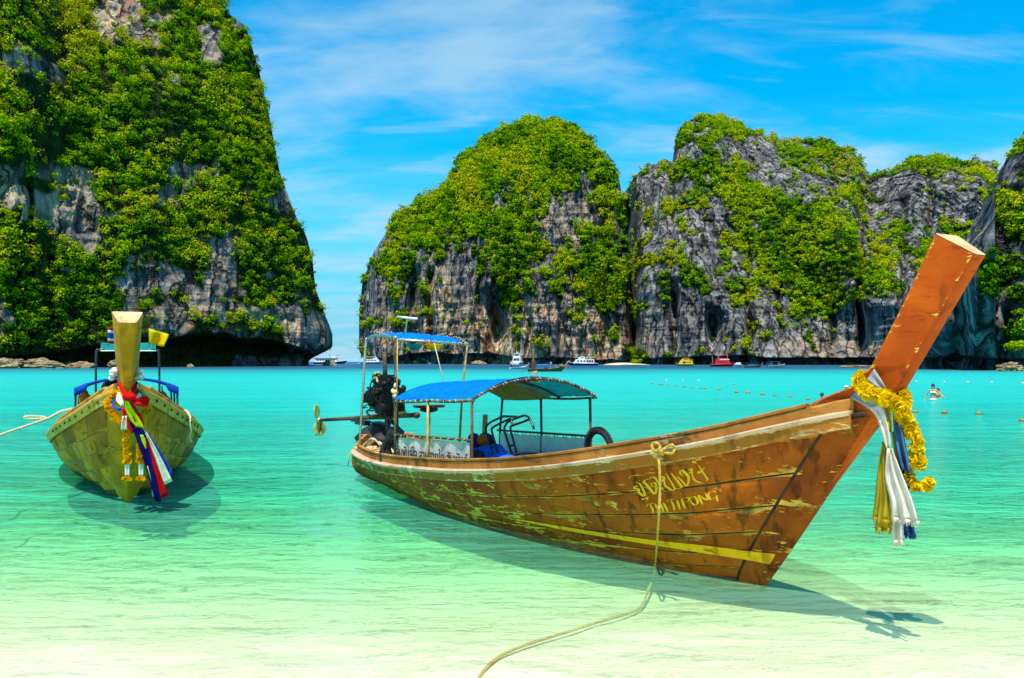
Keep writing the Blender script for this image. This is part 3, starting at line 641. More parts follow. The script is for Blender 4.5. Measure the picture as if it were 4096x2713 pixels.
post = prow_post(boat, [(.80, 1.02), (1.0, 1.27), (1.19, 1.50), (1.38, 1.74), (1.53, 1.97), (1.77, 2.34), (2.03, 2.74)],
                 [(.30, 1.47), (.52, 1.60), (.74, 1.70), (1.00, 1.79), (1.215, 1.96), (1.47, 2.38), (1.765, 2.915)], [.035, .037, .04, .042, .044, .046, .050], [.10, .115, .12, .122, .125, .128, .135], 'post_paint')
# paint laid on the hull: ray from the photo onto the planks
def hull_bvh(H, off):
    V = []; F = []; Q = np.linspace(.3, 1, 160); T = np.linspace(0, 1, 40)
    for q in Q: V += [Vector(H.xyz(q, t, off, 1)) for t in T]
    n = len(T)
    for i in range(len(Q)-1):
        for j in range(n-1): F.append((i*n+j, i*n+n+j, i*n+n+j+1, i*n+j+1))
    return BVHTree.FromPolygons(V, F)
BV = hull_bvh(HM, .0225); EYE_L = Vector((float((np.array([0, 0, EYE])-B0)@U_), float(-((np.array([0, 0, EYE])-B0)@R_)), EYE))
def hit(px, py):
    d = ray(px, py); dl = Vector((float(d@U_), float(-(d@R_)), float(d[2]))).normalized(); r = BV.ray_cast(EYE_L, dl)
    return r[0]
up = spline([(2026, 2069), (2247, 2106), (2430, 2135), (2600, 2159), (2830, 2184), (3002, 2206), (3120, 2219)], 40); lo = spline([(2026, 2073), (2247, 2119), (2430, 2151), (2600, 2179), (2830, 2216), (2987, 2240), (3096, 2262)], 40)
b = MB(); P = []; uv = []
for (a, c) in zip(up, lo):
    row = [hit(*(a+(c-a)*f)) for f in (0, .33, .66, 1)]
    if all(row): P.append(row); uv += [(a[0]/100, v) for v in (.2, .45, .55, .8)]
b.grid(P, uv); b.build('painted_stripe', 'yellow_stripe', hull, uv=True)
LET = [[(65, 735), (110, 695), (190, 678), (300, 678)], [(310, 690), (400, 640), (540, 637)], [(100, 830), (190, 795), (350, 748)], [(190, 812), (270, 838), (355, 1010), (345, 1052), (250, 990), (245, 930), (168, 905), (190, 862), (232, 890)],
 [(690, 945), (620, 850), (545, 730), (480, 708), (430, 748), (362, 760), (342, 800), (400, 862), (500, 985), (550, 1010), (560, 875), (530, 808), (480, 832), (485, 875), (540, 890)], [(640, 690), (695, 720), (690, 790), (645, 762)], [(700, 722), (716, 850), (800, 922), (850, 943), (890, 915), (740, 652)], [(830, 642), (1012, 888), (900, 918)],
 [(930, 692), (1020, 780), (1112, 868), (1140, 720), (1065, 622), (1005, 582), (985, 640), (1040, 682)], [(1135, 605), (1182, 555), (1195, 640), (1145, 622)], [(1185, 560), (1232, 742), (1340, 808), (1400, 802), (1478, 758), (1440, 690), (1320, 500)], [(1432, 530), (1390, 575), (1335, 645), (1312, 610), (1360, 580)],
 [(1220, 460), (1226, 412), (1310, 388), (1250, 440), (1282, 466)], [(1340, 400), (1375, 352)], [(265, 1112), (310, 1098), (345, 1110), (400, 1065), (400, 1125)],
 [(390, 1235), (430, 1192), (540, 1176)], [(450, 1200), (500, 1300), (500, 1360)], [(540, 1190), (565, 1240), (605, 1310)], [(640, 1180), (690, 1330)], [(560, 1250), (680, 1238)], [(690, 1172), (770, 1325)], [(688, 1150), (720, 1135)], [(760, 1150), (790, 1116), (900, 1102)], [(830, 1130), (880, 1255), (880, 1310)], [(930, 1122), (990, 1290)], [(935, 1098), (958, 1085)],
 [(1010, 1100), (1080, 1275)], [(1005, 1092), (1140, 1080), (1140, 1140), (1062, 1160)], [(1165, 1115), (1200, 1062), (1262, 1072), (1305, 1168), (1255, 1215), (1192, 1165), (1165, 1115)], [(1392, 1200), (1310, 1040)], [(1310, 1032), (1480, 1122), (1440, 990)], [(1640, 985), (1560, 957), (1492, 1012), (1530, 1110), (1592, 1092), (1650, 1042), (1565, 1062)], [(1640, 1060), (1662, 1145)]]
def stroke(mb, pts, wpx, k):
    S2 = [np.array((2500+x/4.48, 1750+y/4.48)) for x, y in pts]; S2 = spline(S2, 6*len(S2)) if len(S2) > 2 else [S2[0]+(S2[1]-S2[0])*f for f in np.linspace(0, 1, 6)]
    P = []
    for i, p in enumerate(S2):
        w_ = wpx*(.35+.65*math.sin(math.pi*min(1, max(0, (i+.6)/(len(S2)+.2)))))        # brush pen held at a slant
        n = np.array((.93, -.36))*w_/2
        r = [hit(*(p-n)), hit(*(p+n))]
        if all(r): P.append(r)
    if len(P) > 1: mb.grid(P)
b = MB()
for s_ in LET[:15]: stroke(b, s_, 12, 0)
b.build('painted_name', 'lettering_paint', hull)
b = MB()
for s_ in LET[15:]: stroke(b, s_, 10, 0)
b.build('painted_name', 'lettering_paint', hull)
# --- canopy amidships
CA0, CA1, CB = -6.40, -3.88, .92
def arch(a, f, dz=0.0):
    """f from -1 (starboard, near) to 1 (port)"""
    k = (a-CA0)/(CA1-CA0); return (a, f*CB, 1.42+.11*k+(.245+.0*k)*(1-abs(f)**2.2)+dz-.014*math.sin(math.pi*((k*2) % 1)))
cano = empty('canopy', (0, 0, 0)); cano.parent = boat
def canvas(name, mat, f0, f1, a0=CA0, a1=CA1, dz=.030, na=25, nf=22):
    b = MB(); b.grid([[arch(a, f, dz+.006*math.sin(a*9+f*4)) for f in np.linspace(f0, f1, nf)] for a in np.linspace(a0, a1, na)])
    o = b.build(name, mat, cano, smooth=True); md = o.modifiers.new('thickness', 'SOLIDIFY'); md.thickness = .004; return o
canvas('canvas', 'blue_canvas', -1.01, .12); canvas('canvas', 'turquoise_canvas', .12, 1.01)  # turquoise half: sunlight glowing through the blue canvas, put into its colour
canvas('lining', 'khaki_canvas', .02, .98, -6.35, -4.85, -.03)
fr = []
for a in (CA0, -5.60, -4.74, CA1):
    b = MB(); b.tube([arch(a, f) for f in np.linspace(-1, 1, 19)], .017, 8); b.build('frame_bow', 'rusty_pole', cano, smooth=True)
for f in (-1, 1, 0):
    b = MB(); b.tube([arch(a, f, -.012) for a in np.linspace(CA0-.03, CA1+.03, 15)], .016, 8); b.build('frame_rail', 'rusty_pole', cano, smooth=True)
b = MB()
def lash(p, ax, r=.021):
    ax = Vector(ax).normalized(); n = ax.orthogonal().normalized(); c = ax.cross(n)
    b.tube([Vector(p)+(n*math.cos(x)+c*math.sin(x))*r+ax*(.05*x/6.28) for x in np.linspace(0, 7.5, 10)], .0045, 5)
for k in range(14): a = CA0+(CA1-CA0)*(k+.5)/14; lash(arch(a, -1), (1, 0, .05)); lash(arch(a, 1), (1, 0, .05))
for k in range(11): f = -1+2*(k+.5)/11; lash(arch(CA1, f), Vector(arch(CA1, f+.02))-Vector(arch(CA1, f-.02))); lash(arch(CA0, f), Vector(arch(CA0, f+.02))-Vector(arch(CA0, f-.02)))
tag(b.build('lashing', 'rope_pale', cano, smooth=True), kind='stuff')
for (a, s_, mat) in ((-3.90, -1, 'rusty_pole'), (-5.2, -1, 'bamboo'), (-6.36, -1, 'rusty_pole'), (-4.0, 1, 'rusty_pole'), (-5.25, 1, 'black_tube'), (-6.5, 1, 'black_tube')):
    b = MB(); tp = arch(max(a, CA0), s_); b.tube([(a, s_*.93, .30), (a+.01, s_*.925, .9), tp], .019, 8); b.build('canopy_post', mat, cano, smooth=True)
b = MB(); p = abz(2135, 1516, 0); q = abz(2133, 1398, 0); b.tube([p, (p+q)/2, q], [.022, .019, .016], 8); b.build('mast', 'rusty_pole', boat, smooth=True)
b = MB(); [lash(p+np.array([0, 0, .01*k]), (0, .2, 1), .032) for k in range(-2, 6)]; [lash(p+np.array([0, .02*k, -.02]), (0, 1, .1), .03) for k in range(-3, 4)]; b.build('mast_lashing', 'rope_pale', boat, smooth=True)
# --- side curtains
def curtain(pa, pb, bot, mat, side, seed):
    b = MB(); P = []
    for i, f in enumerate(np.linspace(0, 1, 60)):
        a = pa[0]+(pb[0]-pa[0])*f; zt = pa[2]+(pb[2]-pa[2])*f; row = []
        for j, g in enumerate(np.linspace(0, 1, 9)):
            row.append((a, side*.90+(.012+.012*g)*math.sin(f*38+1.3*math.sin(f*11+seed)+g*.8), zt-.012*abs(math.sin(f*math.pi*9))-(zt-bot)*g))
        P.append(row)
    b.grid(P); o = b.build('side_curtain', mat, boat, smooth=True)
    c = MB(); c.tube([(pa[0]-.06, side*.915, pa[2]+.03), (pb[0]+.04, side*.915, pb[2]+.03)], .016, 8); c.build('curtain_rail', 'rusty_pole', o, smooth=True)
    global b_; b_ = MB(); n = 11
    for k in range(n):
        f = (k+.4)/n; a = pa[0]+(pb[0]-pa[0])*f; z = pa[2]+(pb[2]-pa[2])*f
        b_.tube([(a+.03*math.cos(x), side*.915+.022*math.sin(x), z+.005+.032*math.cos(x+.5)) for x in np.linspace(0, 6.5, 9)], .006, 5)
    tag(b_.build('curtain_lacing', 'rope_pale' if side < 0 else 'rope_dark', o, smooth=True), kind='stuff')
    return o
near_c = curtain((-6.42, 0, .885), (-3.98, 0, .995), .50, 'panel_sheet', -1, .5)
far_c = curtain((-6.5, 0, .87), (-4.02, 0, .965), .50, 'panel_sheet', 1, 2.0)
fc = bpy.data.curves.new('banner_text', 'FONT'); fc.body = 'สัมพันธ์ใจ สานสายใย สัมพันธ์'; fc.size = .225; fc.extrude = .0015; fc.offset = .003
fo = bpy.data.objects.new('banner_text', fc); C.objects.link(fo); bpy.context.view_layer.update()
me = bpy.data.meshes.new_from_object(fo.evaluated_get(bpy.context.evaluated_depsgraph_get())); bpy.data.objects.remove(fo)
xs = np.array([v.co.x for v in me.vertices]); sc_ = 2.30/(xs.max()-xs.min())
for v in me.vertices:
    x, y, z = v.co; f = (x-xs.min())*sc_; v.co = (-6.30+f, -.933-z, .60+y*1.0+.035*f)
me.materials.clear(); me.materials.append(MATS['black_paint']); tag(link('banner_lettering', me, near_c), kind='stuff')
# --- awning over the helm
aw = empty('awning', (0, 0, 0)); aw.parent = boat
A_, B_, C_, D_ = [np.array(p) for p in ((-8.0, -.62, 2.485), (-7.75, .80, 2.40), (-7.05, .62, 2.275), (-7.09, -.60, 2.345))]
b = MB(); b.grid([[A_*(1-u)*(1-v)+B_*u*(1-v)+C_*u*v+D_*(1-u)*v+np.array([0, 0, .03*math.sin(math.pi*u)*(1-v*.4)-.02*math.sin(math.pi*v)+.006*math.sin(u*17)]) for u in np.linspace(0, 1, 16)] for v in np.linspace(0, 1, 8)])
o = b.build('canvas', 'blue_canvas', aw, smooth=True); o.modifiers.new('thickness', 'SOLIDIFY').thickness = .004
for nm, pts, r_, mat in (('awning_rail', [D_, C_+(C_-D_)*.03], .018, 'steel_tube'), ('awning_rail', [A_, B_], .015, 'rusty_pole'), ('awning_rail', [A_, D_], .016, 'rusty_pole'), ('awning_rail', [B_, C_], .014, 'rusty_pole'),
        ('awning_post', [C_, abz(1850, 1560, -.64), abz(1838, 1768, -.68)], .020, 'bamboo'), ('awning_post', [D_, abz(1588, 1560, .62), abz(1591, 1725, .64)], .017, 'rusty_pole')):
    b = MB(); b.tube(pts, r_, 8); b.build(nm, mat, aw, smooth=True)
pb_ = abz(1439, 1776, .74); pt_ = abz(1463, 1372, .70); b = MB()
b.tube(spline([pb_, pb_*.5+pt_*.5, pt_, pt_+np.array([.03, .02, .06]), abz(1490, 1344, .68), abz(1530, 1343, .64), D_+np.array([0, 0, .03])], 40), .021, 10); b.build('bent_tube', 'steel_tube', aw, smooth=True)
b = MB()
for p, q, n in ((D_, C_, 11), (A_, D_, 8), (A_, B_, 9), (B_, C_, 4)):
    for k in range(n): lash(p+(q-p)*(k+.5)/n, q-p, .028)
tag(b.build('lashing', 'rope_pale', aw, smooth=True), kind='stuff')
for pts, r_, mat in (([abz(1737, 1372, 0.2), abz(1757, 1455, .1), abz(1776, 1536, .1)], .009, 'rope_pale'), ([abz(1846, 1390, -.6), abz(1860, 1440, -.62), abz(1849, 1460, -.65)], .006, 'rope_pale'), ([abz(1576, 1360, .6), abz(1579, 1500, .63), abz(1575, 1660, .66)], .009, 'rope_dark'), ([abz(1590, 1360, .6), abz(1589, 1500, .63), abz(1586, 1680, .66)], .008, 'rope_tan')):
    b = MB(); b.tube(pts, r_, 6); b.build('guy_rope', mat, aw, smooth=True)
b = MB(); kp = abz(1579, 1568, .64); [b.ellipsoid(kp+np.array([rnd.gauss(0, .03), rnd.gauss(0, .02), rnd.gauss(0, .045)]), (.035, .03, .04), 7, 5, jit=.2) for _ in range(9)]; b.build('rope_knot', 'rope_pale', aw, smooth=True)
b = MB(); [b.tube([kp+np.array([x*.5, 0, -.03]), kp+np.array([x, 0, -.13])], .007, 5) for x in (-.05, -.02, .02, .05)]; b.build('rope_tassel', 'rope_tan', aw)
b = MB(); lp_ = abz(1622, 1335, -.1); lq_ = abz(1629, 1268, -.1); b.tube([lp_, lq_], .014, 8); b.build('lamp_pole', 'steel_tube', aw)
b = MB(); b.tube([abz(1590, 1268, -.1), abz(1667, 1276, -.1)], .022, 10); b.build('lamp_tube', 'white_sheet', aw, smooth=True)
b = MB(); b.tube([abz(1513, 1326, .3), abz(1515, 1248, .3)], .010, 6); b.build('flag_stick', 'rusty_pole', aw)
b = MB(); sp = abz(1712, 1373, .2); b.tube([sp+np.array([.045*math.cos(x), 0, .032*math.sin(x)]) for x in np.linspace(0, 6.3, 14)], .016, 7); b.ellipsoid(sp, (.035, .012, .025)); b.build('speaker', 'orange_vest', aw, smooth=True)
for x0, x1, mat in ((1620, 1690, 'turquoise_canvas'), (1695, 1770, 'yellow_flag')):
    sheet([(x0, 1375, x1, 1378, .1), (x0+12, 1390, x1-8, 1394, .05), (x0+22, 1400, x1-22, 1403, .05)], mat, 'net_bundle', aw, abz, 9, .03, 1.5, 4)
# --- engine and long shaft
eng = empty('engine', (0, 0, 0)); eng.parent = boat
ec = abz(1550, 1582, .16)
def part(name, mat, fn, par=eng, smooth=False): bb = MB(); fn(bb); return bb.build(name, mat, par, smooth)
rx = Matrix.Rotation(R(4), 3, 'Y')
part('engine_block', 'engine_dark', lambda q: (q.box(ec+np.array([.0, 0, -.05]), (.62, .42, .40), rx, .86), q.box(ec+np.array([-.02, 0, .19]), (.54, .26, .14), rx, .85), q.box(ec+np.array([.05, 0, -.27]), (.5, .3, .12), rx, 1.1)))
part('cylinder_head', 'engine_dark', lambda q: [q.tube([ec+np.array([x, y, .20]), ec+np.array([x, y*.8, .30])], .05, 8) for x in (-.2, -.07, .06, .19) for y in (-.06, .06)])
part('air_filter', 'engine_dark', lambda q: q.tube([ec+np.array([.06, -.03, .25]), ec+np.array([.06, -.03, .36])], .13, 14))
part('manifold', 'engine_dark', lambda q: [q.tube(spline([ec+np.array([x, -.20, .12]), ec+np.array([x-.05, -.30, .02]), ec+np.array([x-.12, -.30, -.12])], 8), .033, 7) for x in (-.2, -.06, .08, .22)], smooth=True)
part('pulley', 'brass', lambda q: (q.tube([ec+np.array([.02, -.23, -.03]), ec+np.array([.02, -.26, -.03])], .055, 14),))
part('pulley', 'engine_dark', lambda q: (q.tube([ec+np.array([.02, -.262, -.03]), ec+np.array([.02, -.268, -.03])], .034, 14),))
for dx, dz, r_ in ((.26, -.05, .10), (.27, -.21, .12), (-.22, -.12, .07)): part('flywheel', 'engine_dark', lambda q: q.tube([ec+np.array([dx, -.20, dz]), ec+np.array([dx, -.26, dz])], r_, 16))
def hoses(q):
    for _ in range(26):
        p = ec+np.array([rnd.uniform(-.34, .34), rnd.uniform(-.26, .1), rnd.uniform(-.25, .30)]); e = p+np.array([rnd.uniform(-.2, .2), rnd.uniform(-.1, .1), rnd.uniform(-.25, .15)])
        q.tube(spline([p, (p+e)/2+np.array([rnd.uniform(-.08, .08), -.10, rnd.uniform(-.05, .1)]), e], 8), rnd.uniform(.008, .02), 6)
    for _ in range(40):
        p = ec+np.array([rnd.uniform(-.36, .36), rnd.uniform(-.24, .2), rnd.uniform(-.1, .34)]); q.ellipsoid(p, [rnd.uniform(.025, .07) for _ in '123'], 7, 5, jit=.2)
part('hose', 'engine_dark', hoses)
part('exhaust', 'rusty_pole', lambda q: q.tube([ec+np.array([-.10, 0, .28]), ec+np.array([-.12, 0, .5]), ec+np.array([-.14, 0, .74])], [.045, .04, .035], 9), smooth=True)
part('horn', 'ochre_metal', lambda q: (q.tube([ec+np.array([-.34, -.12, .36]), ec+np.array([-.08, -.14, .38])], .035, 9), q.tube(spline([ec+np.array([-.08, -.15, .36]), ec+np.array([-.06, -.17, .28]), ec+np.array([0, -.17, .20])], 7), .022, 7)), smooth=True)
sf = abz(1665, 1661, .10); sm_ = abz(1440, 1672, .30); sp_ = abz(1276, 1681, .72)
part('tiller', 'rusty_pole', lambda q: (q.tube([sf, abz(1470, 1668, .22)], .042, 10), q.tube([sf-np.array([.02, 0, 0]), sf+np.array([.05, 0, 0])], .05, 10)), smooth=True)
part('shaft', 'rusty_pole', lambda q: q.tube([abz(1560, 1666, .2), sm_, sp_], [.05, .04, .030], 10), smooth=True)
part('shaft_sleeve', 'ochre_metal', lambda q: q.tube([abz(1500, 1663, .18), abz(1620, 1655, .12)], .045, 10), smooth=True)
part('shaft_cradle', 'black_tube', lambda q: (q.box(abz(1450, 1690, .25), (.5, .12, .09)), q.tube([abz(1405, 1683, .3), abz(1560, 1698, .15), abz(1566, 1668, .15)], .02, 7)))
ax = Vector(sp_-sm_).normalized()
def blade(q, sgn):
    c0 = Vector(sp_)+ax*.02; upv = (Vector((0, 0, 1))-ax*ax.z).normalized(); sd = ax.cross(upv)
    P = []
    for i, f in enumerate(np.linspace(0, 1, 9)):
        w_ = .115*math.sin(math.pi*(f*.86+.10))**.75+.004; tw = R(34-18*f)*sgn; row = []
        for g in np.linspace(-1, 1, 7): row.append(c0+upv*sgn*(.03+.27*f)+sd*(g*w_*math.cos(tw))+ax*(g*w_*math.sin(tw)+.02*(1-g*g))-sd*.03*sgn)
        P.append(row)
    q.grid(P)
prop = empty('propeller', (0, 0, 0)); prop.parent = eng
prop_parts = []
for s_ in (1, -1):
    bb = MB(); blade(bb, s_); o = bb.build('blade', 'brass', eng, smooth=True); o.modifiers.new('thickness', 'SOLIDIFY').thickness = .012
bpy.data.objects.remove(prop)
part('propeller_hub', 'brass', lambda q: q.ellipsoid(sp_, (.05, .05, .05)), smooth=True)
part('skeg', 'black_tube', lambda q: (q.tube([sp_+np.array([.22, 0, 0]), abz(1272, 1737, .72)], .012, 6), q.tube([sp_+np.array([.06, 0, -.02]), abz(1283, 1722, .72)], .010, 6), q.tube([abz(1264, 1741, .72), abz(1287, 1715, .72)], .014, 6)))
part('engine_mount', 'black_tube', lambda q: (q.tube([abz(1570, 1690, .1), abz(1612, 1730, .1)], .03, 8), q.tube([abz(1560, 1668, .1), abz(1600, 1725, -.1)], .03, 8), q.tube([ec+np.array([0, 0, -.3]), ec+np.array([.02, 0, -.86])], .055, 10)))
# tarpaulin heap under the engine
b = MB()
for x, y, bb_, s_ in ((1480, 1738, .2, .22), (1520, 1722, .1, .26), (1560, 1738, 0, .22), (1450, 1752, .3, .16), (1590, 1752, -.1, .18), (1530, 1760, .3, .2)): b.ellipsoid(abz(x, y, bb_), (s_, s_*.8, s_*.62), 12, 8, jit=.14)
b.build('tarpaulin', 'black_fabric', boat, smooth=True)
# driver's seat on a post, wooden stake, thwarts
st = empty('helm_seat', (0, 0, 0)); st.parent = boat
p = abz(1716, 1626, .05)
part('seat_board', 'rusty_pole', lambda q: (q.box(p, (.20, .44, .04), None, 1.08), ), st); part('seat_pad', 'rusty_pole', lambda q: q.ellipsoid(p+np.array([0, 0, -.05]), (.09, .16, .05)), st, True)
part('seat_post', 'bamboo', lambda q: q.tube([p, p+np.array([.0, 0, -.75])], .026, 8), st)
part('stake', 'bamboo', lambda q: q.box((abz(1944, 1668, -.3)+abz(1934, 1760, -.3))/2, (.055, .055, .42), Matrix.Rotation(R(5), 3, 'Y')), boat)
for a in (-3.4, -4.6, -5.9): part('thwart', 'inside_wood', lambda q: q.box((a, 0, .40), (.55, 1.7, .05)), boat)
b = MB(); [b.tube(spline([abz(1445, 1790, .62), abz(1470+5*k, 1770-4*k, .5), abz(1500+6*k, 1752+8*k, .4), abz(1545, 1800-6*k, .45), abz(1580, 1815, .6)], 24), .014, 6) for k in range(5)]; b.build('deck_rope', 'rope_pale', boat, smooth=True)
b = MB(); b.tube(spline([abz(1420, 1780, .75), abz(1480, 1800, .80), abz(1520, 1795, .7), abz(1560, 1812, .8), abz(1590, 1822, .8)], 20), .016, 6); b.tube(spline([abz(1399, 1812, .8), abz(1396, 1835, .82), abz(1392, 1862, .82)], 8), .010, 6); b.build('stern_line', 'rope_tan', boat, smooth=True)
# ------------------------------------------------------------------ things in, on and hanging from the boat
def tyre(loc, label, rot, Rr=.27, r=.046):
    e = empty('tyre', loc); e.rotation_euler = rot; tag(e, label, 'tyre', 'rubber tyres used as fenders')
    b = MB(); P = []
    for i in range(40):
        x = 2*math.pi*i/40; P.append([((Rr+r*math.cos(y)*(1.0))*math.cos(x), r*.9*math.sin(y), (Rr+r*math.cos(y))*math.sin(x)) for y in np.linspace(0, 2*math.pi, 11)[:-1]])
    b.grid(P, close_u=True, close_v=True); b.build('casing', 'black_rubber', e, smooth=True)
    b = MB()
    for i in range(60):
        x = 2*math.pi*i/60; c, s_ = math.cos(x), math.sin(x); rr = Rr+r
        for sd in (-1, 1): b.box((rr*c, sd*.016, rr*s_), (.012, .026, .010), Matrix.Rotation(-x, 3, 'Y'))
    b.build('tread', 'black_rubber', e)
tyre(boat_w(abz(1581, 1800, .86)), 'worn black tyre standing upright behind the tilted one at the orange stern', (R(6), 0, R(-60)))
tyre(boat_w(abz(1566, 1818, .90)), 'worn black tyre tilted against the coaming at the stern of the orange boat', (R(-8), 0, R(-52)))
tyre(boat_w(abz(2397, 1806, -.80)), 'black tyre standing alone on the far gunwale ahead of the canopy', (R(3), 0, R(-60)))
# boarding ladder of black tube
Z2 = lambda x, y: (1600+x/2.631, 1400+y/2.631)
e = empty('boarding_ladder', boat_w(abz(2010, 1850, .3))); tag(e, 'black tubular boarding ladder with bent tops lying in the orange boat', 'ladder'); eb = np.array(e.location)
for pts, bb_ in (([(1010, 1200), (960, 1030), (905, 860), (908, 805), (960, 758), (1075, 705), (1110, 700), (1245, 705)], .35), ([(1065, 1200), (1010, 1010), (970, 870), (978, 815), (1130, 738), (1165, 735), (1192, 800)], .30), ([(1205, 1180), (1150, 1010), (1100, 850), (1112, 790), (1150, 752), (1290, 695), (1338, 700), (1370, 735), (1410, 828)], .10), ([(1250, 1185), (1205, 1000), (1165, 840), (1178, 800), (1275, 765), (1360, 732)], .05), ([(1060, 1190), (1255, 1092), (1430, 1088), (1462, 1103), (1440, 1140), (1290, 1190)], .15)):
    b = MB(); b.tube([abz_w(*Z2(*q), bb_)-eb for q in spline([np.array(q) for q in pts], 30)], .0155, 8); b.build('tube', 'black_tube', e, smooth=True)
for p0, p1 in (((960, 1030, .35), (1010, 1010, .30)), ((1150, 1010, .1), (1205, 1000, .05))): b = MB(); b.tube([abz_w(*Z2(*p0[:2]), p0[2])-eb, abz_w(*Z2(*p1[:2]), p1[2])-eb], .013, 7); b.build('rung', 'black_tube', e)
def heap(name, label, cat, mat, items, jit=.10):
    b = MB()
    for x, y, bb_, d, rz in items: b.ellipsoid(abz_w(x, y, bb_), d, 18, 11, Matrix.Rotation(R(rz), 3, 'Z'), jit)
    o = b.build(name, mat, smooth=True); md = o.modifiers.new('soft', 'SUBSURF'); md.levels = md.render_levels = 1; return tag(o, label, cat)
heap('towel', 'crumpled bright blue towel behind the black backpack', 'towel', 'blue_cloth', [(1860, 1815, .32, (.26, .20, .10), 20), (1955, 1820, .25, (.28, .20, .12), -30), (2015, 1834, .3, (.20, .16, .06), 10), (1810, 1842, .45, (.20, .13, .05), 0), (1985, 1805, .2, (.12, .12, .10), 0)], .10)
e = heap('backpack', 'black backpack lying against the near side of the orange boat', 'backpack', 'black_fabric', [(1880, 1828, .62, (.24, .15, .10), -60), (1830, 1836, .62, (.10, .12, .07), -60), (1905, 1822, .55, (.12, .12, .08), -50)], .05)
heap('life_vest', 'orange and brown life vest on top of the pile under the canopy', 'life vest', 'orange_vest', [(1905, 1782, .0, (.16, .10, .05), 25), (1950, 1790, -.1, (.18, .10, .045), -20), (1930, 1760, 0, (.10, .05, .09), 40), (1975, 1798, 0, (.12, .1, .03), 0)], .12)
heap('life_vest', 'navy blue life vest folded beside the orange one', 'life vest', 'navy_vest', [(1895, 1765, .1, (.10, .06, .12), 15), (1965, 1768, -.2, (.07, .05, .10), -25), (1940, 1745, -.1, (.09, .05, .05), 0)], .12)
# mooring rope with its knot
bedp = lambda x, y, z: on_water(x, y, z)
kn = abz_w(2633, 1800, .735)
top_ = [kn, abz_w(2637, 1860, .78), abz_w(2640, 1959, .76), abz_w(2633, 2102, .72)]
def on_bed(x, y):
    z = -.25
    for _ in range(6): z = float(bed_z(on_water(x, y, z)[1]))+.02
    return on_water(x, y, z)
low_ = [on_bed(*q) for q in ((2565, 2428), (2507, 2456), (2400, 2487), (2302, 2518), (2190, 2552), (2077, 2590), (1990, 2632), (1935, 2685), (1900, 2740), (1850, 2800))]
mid_ = (np.array(top_[-1])+low_[0])/2
rp = spline(top_+[on_bed(2618, 2288)*.5+abz_w(2618, 2288, .70)*.5, on_bed(2593, 2385)+np.array([0, 0, .06])]+low_, 220)
def rope_mesh(b, P, r, lay=.05):
    """three twisted strands"""
    L = 0; rings = [[], [], []]
    for i, p in enumerate(P):
        if i: L += np.linalg.norm(P[i]-P[i-1])
        T = Vector(P[min(i+1, len(P)-1)]-P[max(i-1, 0)]).normalized(); n = T.orthogonal().normalized() if abs(T.z) > .9 else T.cross(Vector((0, 0, 1))).normalized(); c = T.cross(n)
        for k in range(3): x = L/lay*2+k*2.094; rings[k].append(Vector(p)+(n*math.cos(x)+c*math.sin(x))*r*.5)
    for k in range(3): b.tube(rings[k], r*.62, 6)
b = MB(); rope_mesh(b, rp, .0125)
kl = [(2620, 1805), (2608, 1790), (2612, 1775), (2628, 1772), (2640, 1785), (2634, 1800), (2618, 1806), (2606, 1812), (2632, 1815), (2650, 1803), (2668, 1788), (2690, 1780), (2698, 1796), (2690, 1812), (2665, 1812), (2640, 1803)]
rope_mesh(b, [np.array(q) for q in spline([abz_w(x, y, .77+.02*(i % 2)) for i, (x, y) in enumerate(kl)], 90)], .0125)
tag(b.build('mooring_rope', 'rope_tan', smooth=True), 'tan rope knotted on the orange boat gunwale, running down into the shallows', 'rope')
# sashes and garland on the prow
Z4 = lambda x, y: (3300+x/1.96, 1400+y/1.96)
def zsheet(rows, *a, **k): return sheet([(*Z4(r[0], r[1]), *Z4(r[2], r[3]), r[4]) for r in rows], *a, **k)
e = empty('silk_scarf', abz_w(3560, 2000, .2)); eb = np.array(e.location); tag(e, 'white and ochre silk sash knotted round the orange prow with frayed ends', 'scarf')
lo_ = lambda x, y, b: abz_w(x, y, b)-eb
zsheet([(195, 375, 240, 325, .13), (300, 432, 340, 370, .17), (390, 500, 450, 420, .20), (430, 520, 500, 455, .19)], 'grey_silk', 'sash_band', e, lo_, 9, .012, 1.5)
zsheet([(340, 450, 450, 425, .215), (405, 530, 475, 500, .225), (440, 650, 500, 610, .23), (480, 770, 522, 765, .235)], 'white_silk', 'sash_fold', e, lo_, 11, .020, 1.5)
zsheet([(455, 440, 500, 450, .215), (480, 530, 525, 560, .22), (500, 640, 520, 650, .22)], 'ochre_silk', 'sash_fold', e, lo_, 9, .02, 1.2)
zsheet([(450, 712, 492, 770, .215), (418, 900, 480, 900, .21), (392, 1150, 520, 1160, .20), (372, 1310, 524, 1345, .20)], 'ochre_silk', 'sash_tail', e, lo_, 17, .022, 2.0, fringe=40)
zsheet([(470, 760, 500, 770, .20), (430, 1100, 500, 1100, .185), (392, 1395, 515, 1400, .18)], 'ochre_silk', 'sash_tail', e, lo_, 13, .02, 1.6, fringe=24)
zsheet([(484, 772, 526, 772, .235), (470, 1000, 600, 960, .23), (515, 1200, 680, 1170, .22), (520, 1310, 735, 1345, .22)], 'white_silk', 'sash_tail', e, lo_, 19, .026, 2.4, fringe=40)
zsheet([(490, 790, 522, 790, .20), (500, 1100, 585, 1100, .19), (515, 1300, 612, 1310, .185), (530, 1495, 618, 1490, .185)], 'white_silk', 'sash_tail', e, lo_, 13, .022, 1.6, fringe=26)
e = empty('silk_scarf', abz_w(3590, 1950, .1)); eb = np.array(e.location); tag(e, 'blue silk sash hanging from the orange prow behind the white one', 'scarf')
